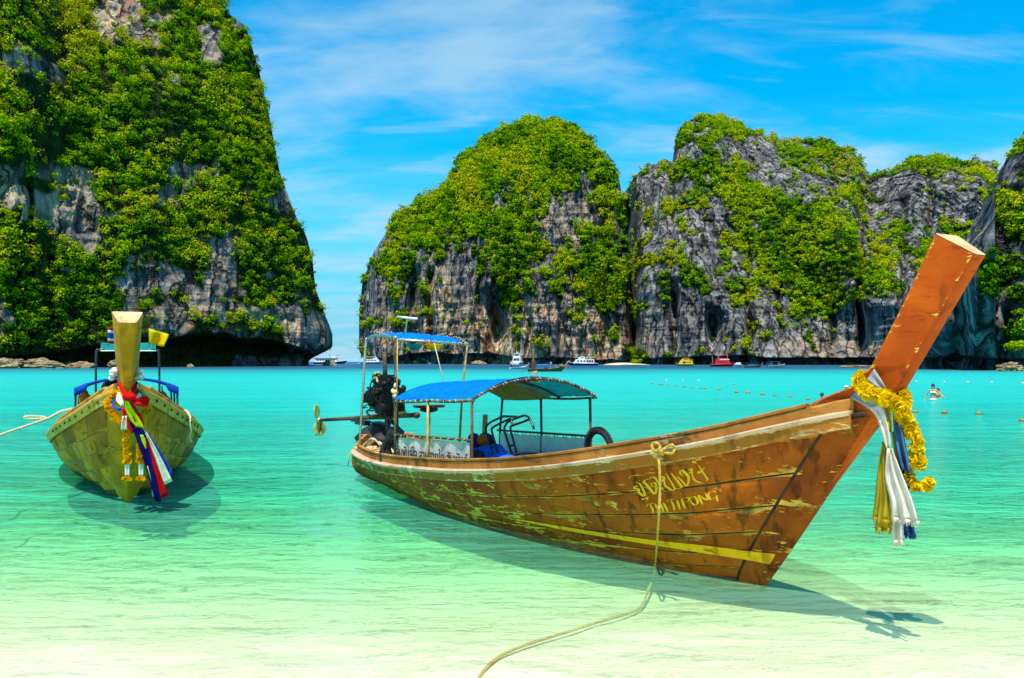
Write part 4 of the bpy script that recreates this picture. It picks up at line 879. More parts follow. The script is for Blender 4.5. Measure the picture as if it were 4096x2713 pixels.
zsheet([(320, 240, 385, 148, .15), (400, 290, 440, 230, .17), (470, 330, 495, 330, .16)], 'grey_silk', 'sash_band', e, lo_, 9, .012, 1.5)
zsheet([(530, 490, 590, 520, .15), (540, 650, 610, 600, .15), (555, 780, 640, 780, .15), (600, 940, 680, 950, .15)], 'steel_blue_silk', 'sash_fold', e, lo_, 13, .025, 1.6)
zsheet([(545, 560, 580, 560, .13), (560, 800, 610, 800, .13), (590, 960, 660, 970, .12), (612, 1150, 662, 1150, .11), (600, 1330, 690, 1330, .11), (620, 1430, 706, 1440, .11)], 'navy_silk', 'sash_tail', e, lo_, 11, .022, 1.5, fringe=26)
zsheet([(520, 640, 540, 640, .14), (545, 800, 575, 800, .135), (580, 960, 600, 960, .13)], 'ochre_silk', 'sash_trim', e, lo_, 5, .01, 1)
gp = [abz_w(*Z4(x, y), b_) for x, y, b_ in ((300, 215, .02), (262, 250, .14), (310, 310, .19), (370, 350, .21), (440, 365, .23), (520, 395, .22), (580, 450, .18), (620, 520, .14), (655, 600, .10), (690, 680, .10), (710, 770, .10), (722, 850, .10), (725, 925, .10))]
garland(gp, .060, 'thick yellow marigold garland looped round the orange prow', step=.026)
garland([abz_w(*Z4(x, y), b_) for x, y, b_ in ((622, 350, .0), (640, 410, .03), (632, 470, .06))], .046, 'short yellow garland loop at the front edge of the orange prow', step=.03)
garland([abz_w(*Z4(x, y), b_) for x, y, b_ in ((660, 985, .10), (675, 1045, .10), (715, 1075, .10), (760, 1080, .10), (800, 1060, .10), (815, 1035, .1))], .045, 'yellow marigold tassel below the thick garland', step=.03)
# ================================================================== LEFT LONGTAIL BOAT, BOW ON
B1 = on_water(510, 2001); D1 = -B1*np.array([1, 1, 0])/np.linalg.norm(B1[:2]); N1 = np.array([-D1[1], D1[0], 0])
boat2 = empty('longtail_boat', B1, math.atan2(D1[1], D1[0]))
tag(boat2, 'yellow-green wooden longtail boat seen bow on with coloured ribbons on its prow', 'longtail boat', 'longtail boats')
def lz(px, py, a):
    """photo pixel on the crosswise plane at forward distance a -> boat coordinates"""
    d = ray(px, py); e = np.array([0, 0, EYE]); t = (a+(B1-e)@D1)/(d@D1); P = e+t*d; return np.array([a, (P-B1)@N1, P[2]])
def lz_w(px, py, a): p = lz(px, py, a); return B1+p[0]*D1+p[1]*N1+np.array([0, 0, p[2]])
HL = Hull(1.13)
hull2 = longtail_hull(boat2, HL, 'yellow_wood', 'olive_post', 'yellow_rail', 'yellow_rail', 'yellow_rail', cut=5)
prow_post(boat2, [(.80, 1.02), (1.0, 1.27), (1.17, 1.49), (1.33, 1.72), (1.45, 1.90), (1.63, 2.16), (1.85, 2.48)], [(.3, 1.47), (.52, 1.58), (.72, 1.66), (.92, 1.74), (1.08, 1.90), (1.32, 2.22), (1.60, 2.63)], [.03, .03, .032, .038, .05, .07, .09], [.10, .11, .115, .12, .135, .155, .18], 'olive_post')
b = MB()                                               # pale painted line at the forefoot
for sd in (1, -1):
    b.grid([[HL.xyz(q, t, .020, sd) for t in (.855, .885)] for q in np.linspace(.78, .995, 26)])
b.build('painted_line', 'white_sheet', hull2)
for k, o in enumerate([c for c in hull2.children if c.name.startswith('plank')]):
    if len(o.data.vertices) and max(v.co.z for v in o.data.vertices) < .62 and min(v.co.z for v in o.data.vertices) < -.001 and max(v.co.x for v in o.data.vertices) < .25: o.data.materials[0] = MATS['dark_bilge']
for sd in (1, -1):                                     # bolt heads along the wale
    for q in np.linspace(.72, .95, 9):
        p = HL.rail(q, .048, -.06, sd); b = MB(); b.ellipsoid(p, (.022, .014, .022), 8, 5); b.build('bolt', 'dark_bilge', hull2, smooth=True)
cn = empty('canopy', (0, 0, 0)); cn.parent = boat2
def arch2(a, f, dz=0.0): return (a, f*.84, 1.46+.17*(1-abs(f)**2.4)+.02*(a+6)+dz)
b = MB(); b.grid([[arch2(a, f, .03) for f in np.linspace(-1.03, 1.03, 21)] for a in np.linspace(-6, -3.5, 14)]); o = b.build('canvas', 'blue_canvas', cn, smooth=True); o.modifiers.new('thickness', 'SOLIDIFY').thickness = .005
b = MB(); b.grid([[arch2(-3.48, f, .03-g*(.05+.10*(abs(f) > .78))) for f in np.linspace(-1.03, 1.03, 31)] for g in (0, .5, 1)]); o = b.build('valance', 'royal_silk', cn, smooth=True); o.modifiers.new('thickness', 'SOLIDIFY').thickness = .005
for a in (-6, -4.7, -3.52):
    b = MB(); b.tube([arch2(a, f) for f in np.linspace(-1, 1, 17)], .018, 7); b.build('frame_bow', 'black_tube', cn, smooth=True)
    for sd in (-1, 1): b = MB(); b.tube([(a, sd*.86, .5), arch2(a, sd)], .02, 7); b.build('canopy_post', 'black_tube', cn, smooth=True)
fr2 = empty('awning', (0, 0, 0)); fr2.parent = boat2
pl, pr = lz(383, 1612, -7.4), lz(638, 1612, -7.4)
tl_, tr_ = lz(385, 1418, -7.4), lz(636, 1420, -7.4)
for p, q, cl_, sgn in ((pl, tl_, 1, 1), (pr, tr_, 1, -1)):
    b = MB(); b.tube(spline([p-np.array([0, 0, .6]), p, q, q+np.array([0, sgn*.05, .09]), q+np.array([0, sgn*.16, .12])], 26), .024, 8); b.build('awning_post', 'black_tube', fr2, smooth=True)
q = [lz(x, y, -7.4) for x, y in ((404, 1374), (622, 1374), (624, 1404), (402, 1404))]
b = MB(); b.add([*[p for p in q], *[p+np.array([-1.0, 0, .03]) for p in q]], [(0, 1, 2, 3), (7, 6, 5, 4), (0, 4, 5, 1), (3, 2, 6, 7), (0, 3, 7, 4), (1, 5, 6, 2)]); b.build('awning_cover', 'teal_paint', fr2)
b = MB(); b.tube([q[3]+np.array([.02, 0, 0]), q[2]+np.array([.02, 0, 0])], .014, 7); b.build('awning_edge', 'white_sheet', fr2)
b = MB(); b.box(lz(560, 1575, -5.2), (.5, .5, .22)); b.ellipsoid(lz(450, 1565, -5.6), (.2, .16, .25), 10, 7, jit=.15); b.build('stowed_gear', 'olive_tarp', boat2, smooth=False)
eng2 = MB(); c_ = lz(455, 1560, -8.2); eng2.box(c_, (.6, .42, .46), None, .85); [eng2.ellipsoid(c_+np.array([rnd.uniform(-.3, .3), rnd.uniform(-.2, .2), rnd.uniform(-.1, .3)]), [rnd.uniform(.04, .1)]*3, 7, 5, jit=.2) for _ in range(14)]; eng2.build('engine', 'engine_dark', boat2)
# flags on the awning
def flag(label, pole, quad, bands, a, emblem=False):
    e = empty('flag', lz_w(*pole[0], a)); eb = np.array(e.location); tag(e, label, 'flag')
    b = MB(); b.tube([lz_w(*p, a)-eb for p in pole], .010, 6); b.build('flag_pole', 'rusty_pole', e)
    (x0, y0), (x1, y1), (x2, y2), (x3, y3) = quad
    for g0, g1, mat in bands:
        P = []
        for g in np.linspace(g0, g1, 6):
            P.append([lz_w(x0+(x1-x0)*f+(x3-x0)*g+(x2-x1-x3+x0)*f*g, y0+(y1-y0)*f+(y3-y0)*g+(y2-y1-y3+y0)*f*g, a+.05*math.sin(f*7+g*1.5))-eb for f in np.linspace(0, 1, 14)])
        b = MB(); b.grid(P); o = b.build('flag_cloth', mat, e, smooth=True); o.modifiers.new('thickness', 'SOLIDIFY').thickness = .003
    if emblem:
        cx, cy = (x0+x1+x2+x3)/4-1, (y0+y1+y2+y3)/4
        b = MB()
        for sgn in (1, -1):
            P = [[lz_w(cx+sgn*w_, cy+dy, a+.09)-eb, lz_w(cx+sgn*(w_+4.2), cy+dy+1, a+.09)-eb] for dy, w_ in ((-17, 1), (-12, 4), (-5, 7.5), (2, 9), (9, 7), (14, 3))]; b.grid(P)
        b.grid([[lz_w(cx-w_, cy+dy, a+.092)-eb, lz_w(cx+w_, cy+dy, a+.092)-eb] for dy, w_ in ((-14, 1), (-8, 3.2), (0, 4.4), (8, 3.2), (12, 1))]); b.grid([[lz_w(cx+x, cy+19+dy, a+.092)-eb for x in (-8, 0, 8)] for dy in (-1.5, 1.5)])
        b.build('emblem', 'emblem_red', e)
flag('red white and blue striped flag on the teal awning of the yellow-green boat', [(432, 1385), (431, 1306)], [(431, 1309), (478, 1318), (478, 1378), (432, 1374)], [(0, .167, 'flag_red'), (.167, .333, 'flag_white'), (.333, .667, 'flag_blue'), (.667, .833, 'flag_white'), (.833, 1, 'flag_red')], -7.2)
flag('yellow flag with an orange emblem on the teal awning of the yellow-green boat', [(597, 1392), (595, 1312)], [(596, 1314), (676, 1338), (655, 1388), (597, 1376)], [(0, 1, 'yellow_flag')], -7.2, True)
for x, nm in ((338, 'starboard'), (648, 'port')):
    b = MB(); p = lz_w(x, 1598, -4.3); b.ellipsoid(p, (.10, .08, .16), 10, 7, jit=.18); b.ellipsoid(p+np.array([.08, 0, -.05]), (.08, .06, .13), 9, 6, jit=.2); b.tube([p, p+np.array([0, 0, .26])], .012, 6)
    tag(b.build('life_vest', 'orange_vest', smooth=True), 'orange life vest hanging from the %s canopy edge of the yellow-green boat' % nm, 'life vest', 'life vests hanging under the canopy')
# ribbons
Z3 = lambda x, y: (x/1.568, 1150+y/1.568)
e = empty('silk_ribbons', lz_w(600, 1900, 1.3)); eb = np.array(e.location); tag(e, 'red, lime, navy, white and blue ribbons knotted on the prow of the yellow-green boat', 'ribbons')
lo2 = lambda x, y, a: lz_w(x, y, a)-eb
def rib(rows, mat, n=9, fold=.012, nf=1.5): return sheet([(*Z3(r[0], r[1]), *Z3(r[2], r[3]), r[4]) for r in rows], mat, 'ribbon', e, lo2, n, fold, nf)
rib([(733, 600, 748, 590, 1.18), (760, 660, 790, 650, 1.42), (790, 700, 815, 690, 1.48)], 'red_silk'); rib([(868, 595, 856, 588, 1.18), (850, 655, 820, 640, 1.42), (815, 700, 790, 690, 1.48)], 'red_silk')
rib([(735, 625, 745, 612, 1.17), (765, 680, 785, 668, 1.43), (780, 705, 800, 700, 1.47)], 'lime_silk', 5); rib([(864, 625, 856, 612, 1.17), (835, 685, 815, 672, 1.43)], 'lime_silk', 5)
rib([(800, 685, 806, 715, 1.50), (860, 690, 865, 740, 1.52), (915, 683, 900, 748, 1.5), (942, 700, 925, 745, 1.48)], 'red_silk', 11, .02, 1.5)
rib([(772, 690, 825, 700, 1.49), (790, 760, 850, 750, 1.47), (825, 830, 895, 820, 1.45), (850, 885, 905, 872, 1.44)], 'red_silk', 11, .02)
rib([(778, 700, 800, 700, 1.51), (790, 770, 830, 755, 1.49), (815, 830, 870, 815, 1.47), (850, 870, 906, 882, 1.46)], 'lime_silk', 9, .015)
rib([(760, 760, 800, 760, 1.44), (790, 850, 815, 830, 1.43), (825, 920, 850, 900, 1.42)], 'red_silk', 7)
rib([(795, 790, 830, 800, 1.45), (835, 900, 905, 905, 1.43), (875, 1010, 935, 1010, 1.41), (925, 1170, 975, 1180, 1.39), (970, 1340, 1015, 1352, 1.38)], 'deep_navy_silk', 11, .02)
rib([(878, 925, 902, 925, 1.44), (892, 970, 915, 965, 1.43), (912, 1015, 918, 1010, 1.42)], 'lime_silk', 5)
rib([(905, 930, 932, 955, 1.42), (935, 1050, 965, 1060, 1.40), (975, 1180, 1010, 1180, 1.39), (1012, 1325, 1056, 1305, 1.38)], 'red_silk', 11, .018)
rib([(900, 895, 918, 905, 1.41), (945, 1000, 978, 1010, 1.39), (990, 1120, 1030, 1110, 1.38), (1030, 1240, 1082, 1215, 1.37)], 'white_silk', 11, .018)
rib([(912, 900, 922, 905, 1.40), (978, 1010, 1000, 1020, 1.37), (1030, 1110, 1060, 1120, 1.36), (1062, 1200, 1080, 1165, 1.35)], 'royal_silk', 9, .018)
rib([(922, 1120, 928, 1120, 1.40), (945, 1230, 952, 1225, 1.39), (957, 1312, 966, 1312, 1.38)], 'lime_silk', 4, .004)
rib([(735, 660, 765, 650, 1.28), (728, 710, 778, 720, 1.40), (760, 745, 780, 745, 1.42)], 'white_silk', 9, .02); rib([(765, 808, 798, 805, 1.44), (757, 892, 796, 892, 1.43)], 'white_silk', 7, .015)
rib([(875, 655, 890, 680, 1.24), (850, 690, 870, 705, 1.40)], 'white_silk', 6); rib([(885, 665, 905, 690, 1.22), (850, 735, 880, 748, 1.38)], 'royal_silk', 6)
rib([(705, 690, 720, 690, 1.16), (695, 730, 715, 735, 1.28), (725, 770, 735, 755, 1.38), (765, 775, 765, 755, 1.43)], 'royal_silk', 6)
b = MB(); kp = lo2(*Z3(802, 690), 1.50); [b.ellipsoid(kp+np.array([rnd.gauss(0, .03), rnd.gauss(0, .02), rnd.gauss(0, .02)]), (.06, .05, .05), 9, 6, jit=.12) for _ in range(4)]; b.build('knot', 'red_silk', e, smooth=True)
garland([lz_w(*Z3(x, y), a) for x, y, a in ((722, 665, 1.15), (690, 700, 1.2), (672, 740, 1.28), (698, 785, 1.33), (735, 825, 1.37), (770, 850, 1.40))], .050, 'orange marigold garland loop on the starboard side of the ribboned prow', meshes=FLOWER2, step=.04)
garland([lz_w(*Z3(x, y), a) for x, y, a in ((905, 690, 1.15), (930, 735, 1.26), (925, 770, 1.3), (890, 805, 1.36), (860, 835, 1.4))], .050, 'orange marigold garland loop on the port side of the ribboned prow', meshes=FLOWER2, step=.04)
for x, y0, y1, lab in ((795, 880, 1085, 'longer orange marigold strand hanging down the stem beside the ribbons'), (882, 985, 1085, 'shorter orange marigold strand half hidden behind the ribbons')):
    g = garland([lz_w(*Z3(x-6+8*f, y0+(y1-y0)*f), 1.36) for f in np.linspace(0, 1, 5)], .046, lab, meshes=FLOWER2, step=.034)
    gb = np.array(g.location)
    b = MB(); [b.ellipsoid(lz_w(*Z3(x+dx+4, y1+20+k*11), 1.36)-gb, (.016, .016, .024), 6, 5) for dx in (-9, 7) for k in range(7)]; b.build('bead_string', 'white_bead', g, smooth=True)
    for k in range(6):
        o = link('flower', FLOWER2[0], g); o.location = lz_w(*Z3(x-15+6*k, y1+8 if k % 2 else y1+2), 1.37)-gb; o.scale = (.04,)*3; o.rotation_euler = (rnd.uniform(0, 6), rnd.uniform(0, 6), 0)
        o = link('flower', FLOWER2[0], g); o.location = lz_w(*Z3(x-16+6*k, y1+112+(k % 3)*3), 1.37)-gb; o.scale = (.036,)*3; o.rotation_euler = (rnd.uniform(0, 6), rnd.uniform(0, 6), 0)
for x, y, mat, lab in ((712, 540, 'white_bead', 'bunch of white orchids on the starboard side of the ribboned prow'), (868, 545, 'flag_white', 'bunch of pale flowers on the port side of the ribboned prow')):
    b = MB(); [b.ellipsoid(lz_w(*Z3(x+rnd.uniform(-16, 22), y+rnd.uniform(-28, 38)), 1.12+rnd.uniform(-.05, .05)), (.045, .04, .032), 8, 5, jit=.15) for _ in range(9 if x < 800 else 5)]
    tag(b.build('flower_bunch', mat, smooth=True), lab, 'flowers')
# mooring lines of the left boat
b = MB(); rope_mesh(b, [np.array(q) for q in spline([lz_w(*Z3(452, 762), -.6), lz_w(*Z3(380, 780), -.7), lz_w(*Z3(300, 822), -.3), lz_w(*Z3(150, 875), .2), lz_w(*Z3(-20, 936), .8), lz_w(*Z3(-300, 1060), 1.8), np.array([-8.4, 8.2, float(bed_z(8.2))+.25]), np.array([-8.6, 7.2, float(bed_z(7.2))-.05])], 150)], .018)
rope_mesh(b, [np.array(q) for q in spline([lz_w(*Z3(300, 828), -.3), lz_w(*Z3(270, 812), -.3), lz_w(*Z3(180, 808), -.25), lz_w(*Z3(152, 818), -.25), lz_w(*Z3(200, 826), -.25), lz_w(*Z3(285, 822), -.3)], 40)], .016)
tag(b.build('mooring_rope', 'rope_pale', smooth=True), 'pale rope stretched from the yellow-green boat towards the beach', 'rope')
b = MB(); rope_mesh(b, [np.array(q) for q in spline([lz_w(*Z3(1130, 768), -.9), lz_w(*Z3(1170, 778), -.9), lz_w(*Z3(1192, 810), -.8), lz_w(*Z3(1190, 860), -.75), lz_w(*Z3(1196, 905), -.75), lz_w(*Z3(1188, 940), -.75), lz_w(*Z3(1202, 972), -.75)], 60)], .018)
tag(b.build('loose_rope', 'rope_pale', smooth=True), 'short loose rope end hanging over the port gunwale of the yellow-green boat', 'rope')
# ================================================================== FAR BOATS, ROCKS, BEACH, BUOYS, PEOPLE
simple('boat_white', (.80, .80, .80), .35, .5, .08, 2, .02); simple('boat_yellow', (.85, .55, .01), .35, .5, .12, 2, .02); simple('boat_red', (.70, .015, .02), .35, .5, .12, 2, .02)
simple('boat_navy', (.015, .05, .28), .35, .5, .15, 2, .02); simple('boat_maroon', (.16, .03, .03), .5, .4, .3, 2, .05); simple('boat_pane', (.02, .03, .045), .12, .6, .1, 2, 0.0)
simple('boat_awning', (.01, .13, .50), .6, .3, .15, 2, .05); simple('boat_brown', (.18, .10, .03), .6, .3, .3, 2, .1); simple('boat_orange', (.70, .24, .02), .5, .3, .2, 2, .05)
simple('skin', (.52, .30, .19), .55, .35, .10, 14, .05); simple('skin_tan', (.36, .19, .11), .55, .35, .10, 14, .05); simple('hair_dark', (.018, .013, .010), .4, .5, .3, 40, .3)
simple('swim_white', (.78, .78, .74), .7, .2, .08, 20, .1); simple('swim_black', (.02, .02, .025), .7, .2, .2, 20, .1); simple('swim_red', (.62, .03, .03), .7, .2, .15, 20, .1); simple('swim_orange', (.80, .26, .03), .6, .3, .12, 20, .1); simple('shirt_yellow', (.72, .50, .06), .8, .2, .12, 20, .1)
def far_spot(px, y): return np.array([(px-CX)/FPX*y, y, 0])
def loft(L, bw, h, rake=.12, flat=.55, transom=.75, n=26, m=9, sheer=.35, tumble=.0, draft=.3):
    """boat hull along +x, bow at +L/2; returns rows of starboard-to-port points"""
    P = []
    for i in range(n):
        s_ = i/(n-1); w_ = bw*(transom+(1-transom)*min(1, s_/.35)) if s_ < .35 else bw*(1-max(0, (s_-flat)/(1-flat))**2.2)
        z = h*(1+sheer*max(0, (s_-.45)/.55)**1.8); x0 = -L/2+L*s_; row = []
        for j in range(m):
            f = -1+2*j/(m-1); g = abs(f); d = 1-g
            row.append((x0-rake*L*max(0, s_-.6)/.4*d**1.0, w_*math.copysign(min(1, g**.55 if g else 0), f), z-(z+draft)*d**.8))
        P.append(row)
    return P
def cabin(b, x0, x1, w_, z0, z1, f=.12, bk=.03, top=.9):
    b.add([(x0, -w_, z0), (x1, -w_, z0), (x1, w_, z0), (x0, w_, z0), (x0+(z1-z0)*bk*3, -w_*top, z1), (x1-(z1-z0)*f*4, -w_*top, z1), (x1-(z1-z0)*f*4, w_*top, z1), (x0+(z1-z0)*bk*3, w_*top, z1)], [(0, 1, 5, 4), (1, 2, 6, 5), (2, 3, 7, 6), (3, 0, 4, 7), (4, 5, 6, 7), (0, 3, 2, 1)])
class Ship:
    def __init__(s, name, label, cat, px, y, rz, group='boats moored below the cliffs'):
        s.e = empty(name, far_spot(px, y), R(rz)); tag(s.e, label, cat, group)
    def part(s, name, mat, fn, par=None, smooth=False):
        b = MB(); fn(b); return b.build(name, mat, par or s.e, smooth)
    def hull(s, mat, *a, stripe=None, deck='boat_white', **k):
        P = loft(*a, **k); h = s.part('hull', mat, lambda b: (b.grid(P), b.f.append(tuple(range(9)))), smooth=False)
        s.part('deck', deck, lambda b: b.grid([[r[0], r[-1]] for r in [[(x, y_*.97, z-.12) for x, y_, z in rr] for rr in P]]), h)
        s.part('gunwale', stripe or mat, lambda b: [b.tube([r[q] for r in P], .06*a[0]/12, 6) for q in (0,)], h); s.part('gunwale', stripe or mat, lambda b: b.tube([r[-1] for r in P], .06*a[0]/12, 6), h)
        return h
    def panes(s, par, x0, x1, n, y_, z0, z1, gap=.25, top=.9, zc=None):
        for sd in (-1, 1):
            for i in range(n):
                a0 = x0+(x1-x0)*i/n; a1 = a0+(x1-x0)/n*(1-gap); zb, zt = zc or (z0, z1)
                yy = lambda z: sd*(y_*(1-(1-top)*(z-zb)/(zt-zb))+.02)
                s.part('window', 'boat_pane', lambda b: b.add([(a0, yy(z0), z0), (a1, yy(z0), z0), (a1, yy(z1), z1), (a0, yy(z1), z1), (a0, yy(z0)-sd*.015, z0), (a1, yy(z0)-sd*.015, z0), (a1, yy(z1)-sd*.015, z1), (a0, yy(z1)-sd*.015, z1)], [(0, 1, 2, 3), (7, 6, 5, 4), (0, 4, 5, 1), (1, 5, 6, 2), (2, 6, 7, 3), (3, 7, 4, 0)]), par)
    def rail(s, x0, x1, w_, z, h=.9, mat='boat_white', n=6):
        def f(b):
            for sd in (-1, 1):
                b.tube([(x0, sd*w_, z+h), (x1, sd*w_, z+h)], .035, 5)
                for i in range(n+1): b.tube([(x0+(x1-x0)*i/n, sd*w_, z), (x0+(x1-x0)*i/n, sd*w_, z+h)], .03, 5)
        tag(s.part('railing', mat, f), kind='stuff')
# 1 wooden ferry beyond the headland
s = Ship('ferry', 'long wooden ferry with maroon hull and white deckhouse beyond the headland', 'ferry', 1322, 700, 4)
s.hull('boat_maroon', 27, 3.0, 1.5, stripe='boat_white', flat=.6, sheer=.9)
c = s.part('deckhouse', 'boat_white', lambda b: cabin(b, -12, 5.5, 2.3, 1.4, 4.2, .02, .01, .97)); s.panes(c, -10.5, 4.5, 7, 2.3, 2.5, 3.6, .35, .97, (1.4, 4.2))
s.part('roof', 'boat_navy', lambda b: b.box((-3.5, 0, 4.45), (19.5, 5.4, .35))); s.part('wheelhouse', 'boat_white', lambda b: cabin(b, 1.0, 4.6, 1.6, 4.6, 6.2, .05, .02)); s.rail(-13, 0, 2.4, 4.6, .9, n=9); s.part('mast', 'boat_navy', lambda b: b.tube([(-.5, 0, 4.6), (-.5, 0, 8.2)], .16, 6)); s.part('flag', 'swim_red', lambda b: b.box((6.0, 0, 7.0), (1.2, .05, .8))); s.part('flag_staff', 'boat_white', lambda b: b.tube([(5.4, 0, 4.5), (5.4, 0, 7.6)], .07, 5))
# 2 white yacht
s = Ship('motor_yacht', 'white two-deck dive yacht moored left of the domed island', 'yacht', 1494, 640, 2)
s.hull('boat_white', 19, 2.6, 1.6, flat=.5, sheer=.7)
c = s.part('cabin', 'boat_white', lambda b: cabin(b, -6.5, 4.6, 2.0, 1.6, 3.5, .14, .01)); s.panes(c, -5.5, 2.6, 5, 2.0, 2.2, 3.0, .3, .9, (1.6, 3.5))
c2 = s.part('upper_cabin', 'boat_white', lambda b: cabin(b, -.6, 3.2, 1.6, 3.6, 5.4, .18, .02)); s.panes(c2, 0, 1.8, 2, 1.6, 4.2, 5.0, .3, .9, (3.6, 5.4))
s.part('roof', 'boat_white', lambda b: (b.box((-3.6, 0, 5.5), (8.4, 3.8, .18)), )); s.rail(-8.6, -.8, 2.0, 3.6, .9); s.part('roof_post', 'boat_white', lambda b: [b.tube([(x, y_, 3.6), (x, y_, 5.5)], .06, 5) for x in (-7.4, -4.5, -2) for y_ in (-1.7, 1.7)])
s.part('antenna', 'boat_white', lambda b: b.tube([(1.5, .6, 5.5), (-.2, .8, 11)], .06, 5)); s.part('antenna', 'boat_white', lambda b: b.tube([(1.5, -.6, 5.5), (.6, -.8, 10)], .06, 5)); s.part('swim_platform', 'boat_white', lambda b: b.box((-10.2, 0, .5), (1.6, 4.4, .3)))
# 3 sport fishing boat, stern on
s = Ship('fishing_boat', 'white sport fishing boat with tall outrigger poles seen from its stern', 'boat', 2069, 480, 78)
s.hull('boat_white', 13, 2.9, 1.5, flat=.5, sheer=.6, transom=.95)
c = s.part('cabin', 'boat_white', lambda b: cabin(b, -2, 4, 2.3, 1.4, 4.2, .1, .01, .86)); s.part('flybridge', 'boat_white', lambda b: cabin(b, -1.4, 2.0, 1.9, 4.3, 6.4, .08, .01, .8))
s.part('cabin_front', 'boat_pane', lambda b: b.box((-2.05, 0, 3.0), (.1, 3.2, 1.3))); s.part('bridge_window', 'boat_pane', lambda b: b.box((-1.45, 0, 5.6), (.1, 2.6, .8)))
for sd in (-1, 1): s.part('outrigger', 'boat_white', lambda b: b.tube([(-1, sd*2.2, 4), (-1.5, sd*3.6, 13.5)] if sd > 0 else [(-1, -2.0, 4), (-1.5, -2.6, 14.2)], .09, 5))
s.part('aerial', 'boat_white', lambda b: b.tube([(0, .3, 6.4), (0, .4, 9.2)], .06, 5)); s.part('radar', 'boat_white', lambda b: b.ellipsoid((.2, 0, 6.9), (.5, .5, .35))); s.rail(-6, -2.2, 2.5, 1.5, .8)
# 4, 5 and 9: working longtails out in the bay
def small_longtail(label, px, y, rz, L, awn=True, hullm='boat_brown', group='longtail boats out in the bay'):
    s = Ship('longtail_boat', label, 'longtail boat', px, y, rz, group)
    s.hull(hullm, L, L*.105, .50*L/7.5, rake=.14, flat=.42, transom=.7, sheer=1.5, draft=.15, deck='boat_brown')
    k = L/7.5
    s.part('prow_post', 'boat_orange', lambda b: b.tube([(L/2-.25*k, 0, .95*k), (L/2+.05*k, 0, 1.5*k), (L/2+.42*k, 0, 2.0*k)], [.12*k, .10*k, .11*k], 6)); s.part('prow_ribbon', 'swim_red', lambda b: b.box((L/2+.15*k, 0, 1.0*k), (.12*k, .16*k, .9*k)))
    if awn:
        s.part('awning', 'boat_awning', lambda b: b.grid([[(x, y_*.72*k, (1.45-.18*abs(y_)**2)*k) for y_ in np.linspace(-1, 1, 7)] for x in (-2.0*k, -.2*k, .3*k)])).modifiers.new('thickness', 'SOLIDIFY').thickness = .05
        for x in (-1.9, .2):
            for sd in (-1, 1): s.part('awning_post', 'boat_brown', lambda b: b.tube([(x*k, sd*.68*k, .4*k), (x*k, sd*.68*k, 1.28*k)], .03*k, 5))
    s.part('stern_awning', 'boat_awning', lambda b: b.box((-2.6*k, 0, 1.95*k), (1.0*k, 1.0*k, .08*k))); [s.part('stern_post', 'boat_brown', lambda b: b.tube([(x*k, sd*.42*k, .4*k), (x*k, sd*.42*k, 1.95*k)], .03*k, 5)) for x in (-3.0, -2.2) for sd in (-1, 1)]
    s.part('engine', 'engine_dark', lambda b: (b.box((-3.2*k, 0, .95*k), (.55*k, .4*k, .5*k), None, .8), b.ellipsoid((-3.15*k, 0, 1.25*k), (.22*k, .2*k, .2*k), 8, 6, jit=.15))); s.part('shaft', 'engine_dark', lambda b: b.tube([(-3.0*k, 0, .8*k), (-5.0*k, 0, .0)], .045*k, 6))
    return s
small_longtail('white-hulled longtail boat with blue awning under way beside the fishing boat', 2077, 235, 38, 6.2, hullm='boat_white')
lb = small_longtail('brown longtail boat carrying standing and sitting passengers across the bay', 2188, 172, 3, 7.6)
lb.part('cool_box', 'boat_red', lambda b: b.box((-.25, 0, .62), (.7, .5, .28)))
small_longtail('brown longtail boat with blue awning lying between the red boat and speedboat', 3012, 285, 2, 5.8)
# 6 blue and white cruiser
s = Ship('cruise_boat', 'white passenger cruiser with navy blue hull anchored under the ochre rock', 'boat', 2330, 415, 172)
s.hull('boat_navy', 14.6, 1.9, 1.1, flat=.5, sheer=.7, stripe='boat_white')
c = s.part('cabin', 'boat_white', lambda b: cabin(b, -5.6, 4.4, 1.6, 1.0, 3.0, .16, .01)); s.panes(c, -1.5, 3.0, 3, 1.6, 1.7, 2.5, .4, .9, (1.0, 3.0)); s.panes(c, -5.2, -1.8, 3, 1.6, 1.5, 2.6, .15, .9, (1.0, 3.0))
c2 = s.part('wheelhouse', 'boat_white', lambda b: cabin(b, -1.2, 2.2, 1.2, 3.0, 4.3, .2, .05)); s.panes(c2, -.6, .9, 2, 1.2, 3.4, 4.0, .3, .9, (3.0, 4.3)); s.rail(-5.6, -1.3, 1.5, 3.0, .7); s.part('roof', 'boat_white', lambda b: b.box((-3.6, 0, 3.75), (4.4, 3.0, .12)))
s.part('mast', 'boat_white', lambda b: b.tube([(-2.4, 0, 3.8), (-4.0, 0, 7.6)], .06, 5)); s.part('flag', 'swim_red', lambda b: b.box((-6.4, 0, 3.0), (.7, .04, .5))); s.part('bow_seat', 'shirt_yellow', lambda b: b.box((6.4, 0, 2.1), (.8, .8, .5)))
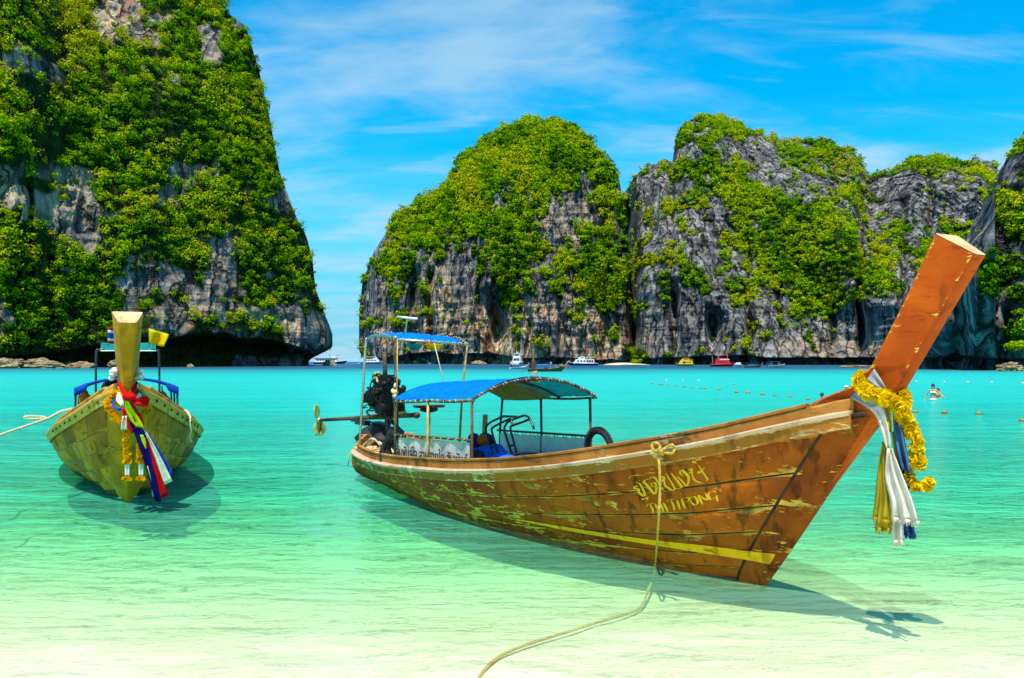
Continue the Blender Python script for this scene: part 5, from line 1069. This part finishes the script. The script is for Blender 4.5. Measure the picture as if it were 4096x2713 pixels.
# 7 yellow boat
s = Ship('tour_boat', 'bright yellow two-deck tour boat below the grey massif', 'tour boat', 2738, 370, 176)
s.hull('boat_yellow', 8.0, 1.4, .9, flat=.5, sheer=.5, deck='boat_yellow')
c = s.part('cabin', 'boat_yellow', lambda b: cabin(b, -3.3, 2.6, 1.2, .8, 2.3, .14, .01)); s.panes(c, -2.6, 1.4, 4, 1.2, 1.3, 1.9, .4, .9, (.8, 2.3)); s.part('door', 'boat_pane', lambda b: b.box((.2, 1.16, 1.5), (.5, .12, 1.1)), c)
c2 = s.part('upper_cabin', 'boat_yellow', lambda b: cabin(b, -1.8, 1.6, 1.0, 2.35, 3.3, .25, .03)); s.panes(c2, -1.2, .4, 2, 1.0, 2.6, 3.1, .3, .9, (2.35, 3.3)); s.part('roof', 'boat_yellow', lambda b: b.box((-.6, 0, 3.4), (3.0, 2.2, .14))); s.rail(-3.3, -1.9, 1.1, 2.35, .6, 'boat_yellow', 3)
# 8 red boat and tender
s = Ship('tour_boat', 'bright red two-deck tour boat with sunshade below the grey massif', 'tour boat', 2890, 335, -4)
s.hull('boat_red', 9.2, 1.5, .9, flat=.5, sheer=.6, deck='boat_red')
c = s.part('cabin', 'boat_red', lambda b: cabin(b, -2.6, 3.2, 1.3, .8, 2.5, .16, .01)); s.panes(c, -2.0, 1.8, 4, 1.3, 1.4, 2.1, .4, .9, (.8, 2.5)); s.part('name_board', 'boat_white', lambda b: b.box((.6, -1.16, 2.75), (3.6, .08, .35)), c)
s.part('upper_deck', 'boat_red', lambda b: cabin(b, -2.2, 2.2, 1.15, 2.5, 3.2, .3, .02)); s.part('sunshade', 'boat_red', lambda b: b.grid([[(x, y_, 4.55-.12*y_*y_-.05*x) for y_ in np.linspace(-1.2, 1.2, 5)] for x in (-1.8, 0, 2.0)])).modifiers.new('thickness', 'SOLIDIFY').thickness = .06
[s.part('shade_post', 'boat_white', lambda b: b.tube([(x, sd*1.05, 3.1), (x, sd*1.05, 4.5)], .05, 5)) for x in (-1.6, 1.7) for sd in (-1, 1)]; s.part('outboard', 'engine_dark', lambda b: b.box((-4.4, 0, 1.3), (.5, 1.4, 1.0), None, .8)); s.part('flag_staff', 'boat_white', lambda b: b.tube([(-3.6, 0, 1), (-3.9, 0, 4.2)], .05, 5))
s = Ship('speedboat', 'small white motorboat tucked behind the bow of the red boat', 'motorboat', 2948, 345, 186)
s.hull('boat_white', 4.6, .95, .75, flat=.4, sheer=.6); s.part('windscreen', 'boat_pane', lambda b: b.box((.4, 0, 1.2), (.2, 1.2, .5))); s.part('cabin', 'boat_white', lambda b: cabin(b, -1.4, .9, .7, .7, 1.6, .2, .02))
# 10 speedboat
s = Ship('speedboat', 'white speedboat with blue sun top moored right of the other boats', 'speedboat', 3106, 285, 5)
s.hull('boat_white', 6.1, 1.05, .75, flat=.4, sheer=.5); s.part('sun_top', 'boat_awning', lambda b: b.box((-.6, 0, 1.95), (2.8, 1.7, .12))); [s.part('top_post', 'boat_white', lambda b: b.tube([(x, sd*.75, .8), (x, sd*.75, 1.9)], .04, 5)) for x in (-1.8, .6) for sd in (-1, 1)]
s.part('windscreen', 'boat_pane', lambda b: b.box((.9, 0, 1.1), (.5, 1.3, .4), None, .8)); s.part('outboard', 'boat_navy', lambda b: b.box((-3.1, 0, .9), (.5, 1.1, 1.1), None, .8)); s.part('bench', 'swim_red', lambda b: b.box((1.6, 0, .95), (.6, .9, .3)))
# ------------------------------------------------------------------ rocks and beach
m, t = material('ochre_rock'); co = t.n('ShaderNodeTexCoord').outputs['Object']
a = t.noise(co, .5, 6, .65); b_n = t.noise(co, 1.6, 6, .7); c = t.mix(t.mr(a, .4, .6), (.26, .17, .08), (.44, .34, .19)); c = t.mix(t.mr(b_n, .5, .62), c, (.06, .05, .035)); finish(t, principled(t, c, .9, .15, bump(t, b_n, .9, .5)))
def rock(label, px, y, w_, h, d=None, seed=0, name='boulder', mat='ochre_rock', lay=.3):
    n, mm = 40, 22; th = np.linspace(0, 2*np.pi, n, endpoint=False); ph = np.linspace(-.15, 1, mm)*np.pi/2; T, Pp = np.meshgrid(th, ph, indexing='ij')
    x, yy, z = np.cos(T)*np.cos(Pp), np.sin(T)*np.cos(Pp), np.sin(Pp)
    k = 1+.38*fbm(x*1.4+seed, yy*1.4, z*1.4+seed, 4)+lay*.3*fbm(x*.7+seed, yy*.7, z*7, 3)
    P = np.stack([x*k*w_/2, yy*k*(d or w_*.6)/2, z*k*h], -1)
    b = MB(); b.grid(P, close_u=True); b.f.append(tuple(i*mm+mm-1 for i in range(n))); b.v = [(q[0], q[1], q[2]) for q in b.v]
    o = b.build(name, mat, empty_parent := None); o.location = tuple(far_spot(px, y)+np.array([0, 0, -.15])); return tag(o, label, 'rock')
rock('low brown rock standing in the water off the tip of the headland', 1318, 395, 6.6, 2.2, seed=1.0)
rock('pale pointed rock at the foot of the domed island', 1913, 560, 9.6, 1.9, seed=4.0)
rock('layered ochre boulder at the waterline under the dark right-hand cliff', 4040, 178, 5.2, 1.5, seed=7.0, lay=1.2)
rock('small rounded rock in the shallows below the dark notch', 762, 278, 2.2, 1.0, seed=9.0)
for i, (px, w_, lab) in enumerate(((330, 9, 'low brown rock at the headland foot, behind the awning of the yellow-green boat'), (480, 7, 'brown rock at the foot of the headland, mostly hidden behind the yellow-green prow post'), (160, 12, 'widest brown rock slab at the foot of the headland'), (30, 10, 'brown rock slab next to the widest one, farther from the yellow-green boat'))): rock(lab, px, 262-i*3, w_, 1.6+.3*i, seed=12.0+i, lay=.8)['group'] = 'rocks at the foot of the headland'
rock('flat brown rock ledge at the waterline below the grey massif', 3420, 300, 11, .7, seed=20.0, lay=.9)
m, t = material('beach_sand'); co = t.n('ShaderNodeTexCoord').outputs['Object']; finish(t, principled(t, t.mix(t.mr(t.noise(co, .3, 4), .35, .65), (.62, .48, .28), (.76, .62, .40)), .95, .05))
P = [[((2520-CX)/FPX*500+x, 500+y_, -.3+1.5*max(0, 1-(x/14)**2)*(.35+.65*k/4)) for k, y_ in enumerate((-14, -7, 0, 8, 30))] for x in np.linspace(-14, 14, 40)]
b = MB(); b.grid(P); tag(b.build('beach', 'beach_sand', smooth=True), 'small pale sand beach between the domed island and the massif', 'beach', kind='structure')
def shrub(label, p, r, n=10, tint=.6):
    e = empty('shrub', p); tag(e, label, 'shrub'); cen = np.array([[rnd.uniform(-r, r), rnd.uniform(-r*.5, r*.5), rnd.uniform(.2, .8)*r] for _ in range(n)])
    o = leaves('crown', cen, np.full(n, r*.55), np.full(n, tint), 70, np.full(n, r*.14), None); o.parent = e
    if 'category' in o: del o['category']
    b = MB(); b.tube([(0, 0, -.3), (0, 0, r*.6)], [r*.08, r*.03], 6); b.build('trunk', 'boat_brown', e)
shrub('round green shrub growing on the small sand beach', far_spot(2545, 505)+np.array([0, 0, .6]), 2.6)
shrub('bright green shrub above the ochre boulder', far_spot(4060, 183)+np.array([0, 0, 4.2]), 1.9, tint=.7)
# ------------------------------------------------------------------ buoys
simple('buoy_ochre', (.34, .19, .03), .6, .3, .3, 6, .2, dirt=(.10, .08, .02)); simple('buoy_pink', (.78, .38, .22), .6, .3, .2, 6, .1)
bz = [(2600+x/3.383, 1380+y/3.383+2) for x, y in ((25, 523), (130, 535), (162, 540), (250, 542), (345, 551), (465, 565), (565, 576), (685, 586), (742, 591), (932, 603), (1168, 642), (1325, 650), (1525, 674), (1690, 687), (1885, 700), (2135, 740))]+[(3100+x/2.378, 1400+y/2.378+2) for x, y in ((638, 492), (1335, 592), (1612, 601), (1940, 609), (2360, 675))]
fz = [(2600+x/3.383, 1380+y/3.383+1) for x, y in ((220, 483), (445, 490), (655, 488))]+[(3100+x/2.378, 1400+y/2.378+1) for x, y in ((1345, 303), (1610, 308), (1835, 308), (2062, 310), (2355, 320))]
b = MB(); b.ellipsoid((0, 0, .045), (.17, .15, .115), 14, 8); bm_ = b; proto = {}
def buoy(px, py, mat, sc, label, group):
    p = on_water(px, py)
    if mat not in proto:
        me = bpy.data.meshes.new('float'); me.from_pydata(bm_.v, [], bm_.f); me.polygons.foreach_set('use_smooth', np.ones(len(me.polygons), bool)); me.materials.append(MATS[mat]); proto[mat] = me
        r2 = MB(); r2.tube([(-.20, 0, .03), (-.14, 0, .05), (.14, 0, .05), (.20, 0, .03)], .016, 5); m2 = bpy.data.meshes.new('eyelet'); m2.from_pydata(r2.v, [], r2.f); m2.materials.append(MATS['rope_dark']); proto[mat+'e'] = m2
    e = empty('buoy', p, rnd.uniform(0, 3)); e.scale = (sc,)*3; tag(e, label, 'buoy', group); link('float', proto[mat], e); link('eyelet', proto[mat+'e'], e)
for px, py in bz: buoy(px, py, 'buoy_ochre', rnd.uniform(.65, .85), 'weathered ochre float on the swimming line in the turquoise water', 'floats of the swimming line')
for px, py in fz: buoy(px, py, 'buoy_pink', .8, 'small pinkish float on the farther swimming line', 'floats of the farther line')
# ------------------------------------------------------------------ people
def person(label, loc, rz, joints, rad, mat='skin', hair='hair_dark', hairlen=.1, wear=(), hat=None, group=None):
    """one skinned body; joints: name -> (x right, y forward, z up) above the feet; edges follow the skeleton"""
    names = list(joints); me = bpy.data.meshes.new('body'); idx = {n: i for i, n in enumerate(names)}
    E_ = [(a, b) for a, b in (('pelvis', 'waist'), ('waist', 'chest'), ('chest', 'neck'), ('neck', 'head'), ('head', 'crown'), ('chest', 'shl'), ('shl', 'ell'), ('ell', 'wrl'), ('wrl', 'hal'), ('chest', 'shr'), ('shr', 'elr'), ('elr', 'wrr'), ('wrr', 'har'), ('pelvis', 'hil'), ('hil', 'knl'), ('knl', 'anl'), ('anl', 'tol'), ('pelvis', 'hir'), ('hir', 'knr'), ('knr', 'anr'), ('anr', 'tor')) if a in idx and b in idx]
    me.from_pydata([joints[n] for n in names], [(idx[a], idx[b]) for a, b in E_], []); me.materials.append(MATS[mat])
    e = empty('person', loc, rz); tag(e, label, 'person', group); o = link('body', me, e)
    sk = o.modifiers.new('skin', 'SKIN'); sk.use_smooth_shade = True; sub = o.modifiers.new('sub', 'SUBSURF'); sub.levels = sub.render_levels = 2
    if not me.skin_vertices: me.attributes
    sv = me.skin_vertices[0].data if me.skin_vertices else None
    if sv is None:
        bm = bmesh.new(); bm.from_mesh(me); bm.verts.layers.skin.verify(); bm.to_mesh(me); bm.free(); sv = me.skin_vertices[0].data
    for i, n in enumerate(names):
        r = rad.get(n, .05); sv[i].radius = r if isinstance(r, tuple) else (r, r); sv[i].use_root = (n == 'pelvis')
    h = Vector(joints['head']); c = Vector(joints['crown']); up = (c-h).normalized(); mid = (h+c)/2
    if hair:
        b = MB(); b.ellipsoid(mid+up*.035+Vector((0, -.022, 0)), (.093, .102, .105), 14, 9)
        if hairlen > .15: b.ellipsoid(mid+Vector((0, -.075, -hairlen*.5)), (.085, .045, hairlen*.62), 12, 9)
        b.build('hair', hair, e, smooth=True)
    b = MB(); b.ellipsoid(mid+Vector((0, .098, -.01)), (.014, .02, .022), 8, 5); [b.ellipsoid(mid+Vector((sx*.092, 0, -.005)), (.014, .022, .032), 8, 5) for sx in (-1, 1)]; b.build('face', mat, e, smooth=True)
    b = MB(); [b.ellipsoid(mid+Vector((sx*.034, .086, .018)), (.013, .010, .008), 8, 5) for sx in (-1, 1)]; b.build('eyes', 'hair_dark', e, smooth=True)
    if hat: b = MB(); b.ellipsoid(mid+up*.07, (.115, .12, .075), 14, 7); b.ellipsoid(mid+up*.05, (.20, .20, .012), 16, 5); b.build('hat', hat, e, smooth=True)
    for nm, mt, items in wear:
        b = MB()
        for p, d in items: b.ellipsoid(p, d, 14, 9)
        b.build(nm, mt, e, smooth=True)
    return e
STAND = {'pelvis': (0, 0, .93), 'waist': (0, 0, 1.08), 'chest': (0, 0, 1.30), 'neck': (0, 0, 1.45), 'head': (0, .01, 1.52), 'crown': (0, .01, 1.64), 'shl': (-.17, 0, 1.38), 'ell': (-.22, -.02, 1.12), 'wrl': (-.23, .06, .90), 'hal': (-.23, .08, .80), 'shr': (.17, 0, 1.38), 'elr': (.22, -.02, 1.12), 'wrr': (.23, .06, .90), 'har': (.23, .08, .80), 'hil': (-.09, 0, .88), 'knl': (-.10, .02, .48), 'anl': (-.10, 0, .08), 'tol': (-.10, .14, .03), 'hir': (.09, 0, .88), 'knr': (.10, .02, .48), 'anr': (.10, 0, .08), 'tor': (.10, .14, .03)}
RAD = {'pelvis': (.15, .11), 'waist': (.115, .085), 'chest': (.15, .105), 'neck': .05, 'head': (.068, .08), 'crown': (.07, .08), 'shl': .055, 'shr': .055, 'ell': .038, 'elr': .038, 'wrl': .028, 'wrr': .028, 'hal': (.034, .018), 'har': (.034, .018), 'hil': .085, 'hir': .085, 'knl': .058, 'knr': .058, 'anl': .04, 'anr': .04, 'tol': .035, 'tor': .035}
SIT = dict(STAND); 
for k_, v_ in {'pelvis': (0, 0, .10), 'waist': (0, -.03, .25), 'chest': (0, -.06, .46), 'neck': (0, -.05, .61), 'head': (0, -.03, .68), 'crown': (0, -.03, .80), 'shl': (-.17, -.06, .54), 'shr': (.17, -.06, .54), 'ell': (-.24, .02, .32), 'elr': (.24, .02, .32), 'wrl': (-.16, .22, .26), 'wrr': (.16, .22, .26), 'hal': (-.14, .30, .28), 'har': (.14, .30, .28), 'hil': (-.09, .03, .10), 'hir': (.09, .03, .10), 'knl': (-.12, .40, .34), 'knr': (.12, .40, .34), 'anl': (-.11, .55, .05), 'anr': (.11, .55, .05), 'tol': (-.11, .68, .03), 'tor': (.11, .68, .03)}.items(): SIT[k_] = v_
def pose(base, **k): d = dict(base); d.update(k); return d
def wade(px, py, deep): p = on_water(px, py); return p-np.array([0, 0, deep])
# woman wading, turned to her left, arms held out over the water
person('woman in a pale bikini with long dark hair wading, arms lowered to the water', wade(3732, 1604, .84), R(150), pose(STAND, ell=(-.36, .04, 1.16), wrl=(-.52, .18, 1.03), hal=(-.60, .22, 1.0), elr=(.30, -.02, 1.12), wrr=(.36, .04, .90), har=(.38, .08, .82)), RAD, 'skin', hairlen=.34,
       wear=(('bikini_top', 'swim_white', [((-.07, .085, 1.27), (.075, .05, .06)), ((.07, .085, 1.27), (.075, .05, .06)), ((0, 0, 1.27), (.158, .112, .016))]), ('bikini_bottom', 'swim_white', [((0, 0, .90), (.17, .125, .09))])))
person('child in an orange top wading just behind the woman', wade(3752, 1592, .70), R(170), pose({k: tuple(c*.70 for c in v) for k, v in STAND.items()}), {k: (r*.74 if not isinstance(r, tuple) else tuple(c*.74 for c in r)) for k, r in RAD.items()}, 'skin', wear=(('top', 'swim_orange', [((0, 0, .86), (.125, .095, .15))]),))
person('man in black trunks wading, half hidden behind the orange prow post', wade(3614, 1586, .80), R(-120), pose(STAND, elr=(.34, .10, 1.24), wrr=(.22, .26, 1.36), har=(.16, .28, 1.42)), RAD, 'skin_tan', wear=(('trunks', 'swim_black', [((0, 0, .90), (.18, .135, .13))]),))
person('swimmer with dark hair up to the neck beside the line of floats', wade(3287, 1594, 1.40), R(60), STAND, RAD, 'skin_tan')
person('person in a white hat and white shirt standing chest deep beyond the floats', wade(3385, 1572, 1.24), R(160), STAND, RAD, 'skin', hat='swim_white', wear=(('shirt', 'swim_white', [((0, 0, 1.28), (.22, .15, .17))]),))
person('bald swimmer with only the head above water, far from the other bathers', wade(2936, 1544, 1.42), R(180), STAND, RAD, 'skin', hair=None)
bp = np.array(lb.e.location); rz_ = R(3)
def aboard(x, y, z): return bp+np.array([x*math.cos(rz_)-y*math.sin(rz_), x*math.sin(rz_)+y*math.cos(rz_), z])
person('passenger in red shorts standing amidships in the brown longtail boat', aboard(.75, 0, .35), R(-90), STAND, RAD, 'skin', wear=(('shorts', 'swim_red', [((0, 0, .88), (.18, .14, .15))]), ('shirt', 'swim_white', [((0, 0, 1.25), (.20, .14, .22))])))
person('passenger sitting low on the foredeck of the brown longtail boat', aboard(1.75, 0, .55), R(-80), SIT, RAD, 'skin')
person('passenger in black swimwear sitting near the prow of the brown longtail boat', aboard(2.65, .15, .75), R(-40), SIT, RAD, 'skin', wear=(('swimsuit', 'swim_black', [((0, -.03, .25), (.16, .13, .2))]),))
person('passenger in a yellow shirt sitting closest to the prow of the brown longtail', aboard(2.95, -.1, .80), R(-100), SIT, RAD, 'skin_tan', wear=(('shirt', 'shirt_yellow', [((0, -.05, .40), (.20, .15, .22))]),))
person('boatman in dark clothes standing at the engine of the brown longtail boat', aboard(-2.5, 0, .30), R(0), STAND, RAD, 'skin_tan', wear=(('shirt', 'swim_black', [((0, 0, 1.22), (.21, .15, .24))]), ('trousers', 'swim_black', [((0, 0, .75), (.19, .15, .3))])))
# people on the fishing boat
for i, (dx, mt) in enumerate(((-2.0, 'swim_red'), (-.6, 'swim_white'), (.5, 'swim_orange'), (2.0, 'swim_red'))):
    person('tourist in a %s top on the stern of the white fishing boat' % ('red', 'white', 'orange', 'crimson')[i], far_spot(2069, 480)+np.array([dx, -3.4-.3*i, 1.42]), R(180), STAND, RAD, 'skin', wear=(('top', mt, [((0, 0, 1.25), (.21, .15, .24))]),), group='tourists on the fishing boat')
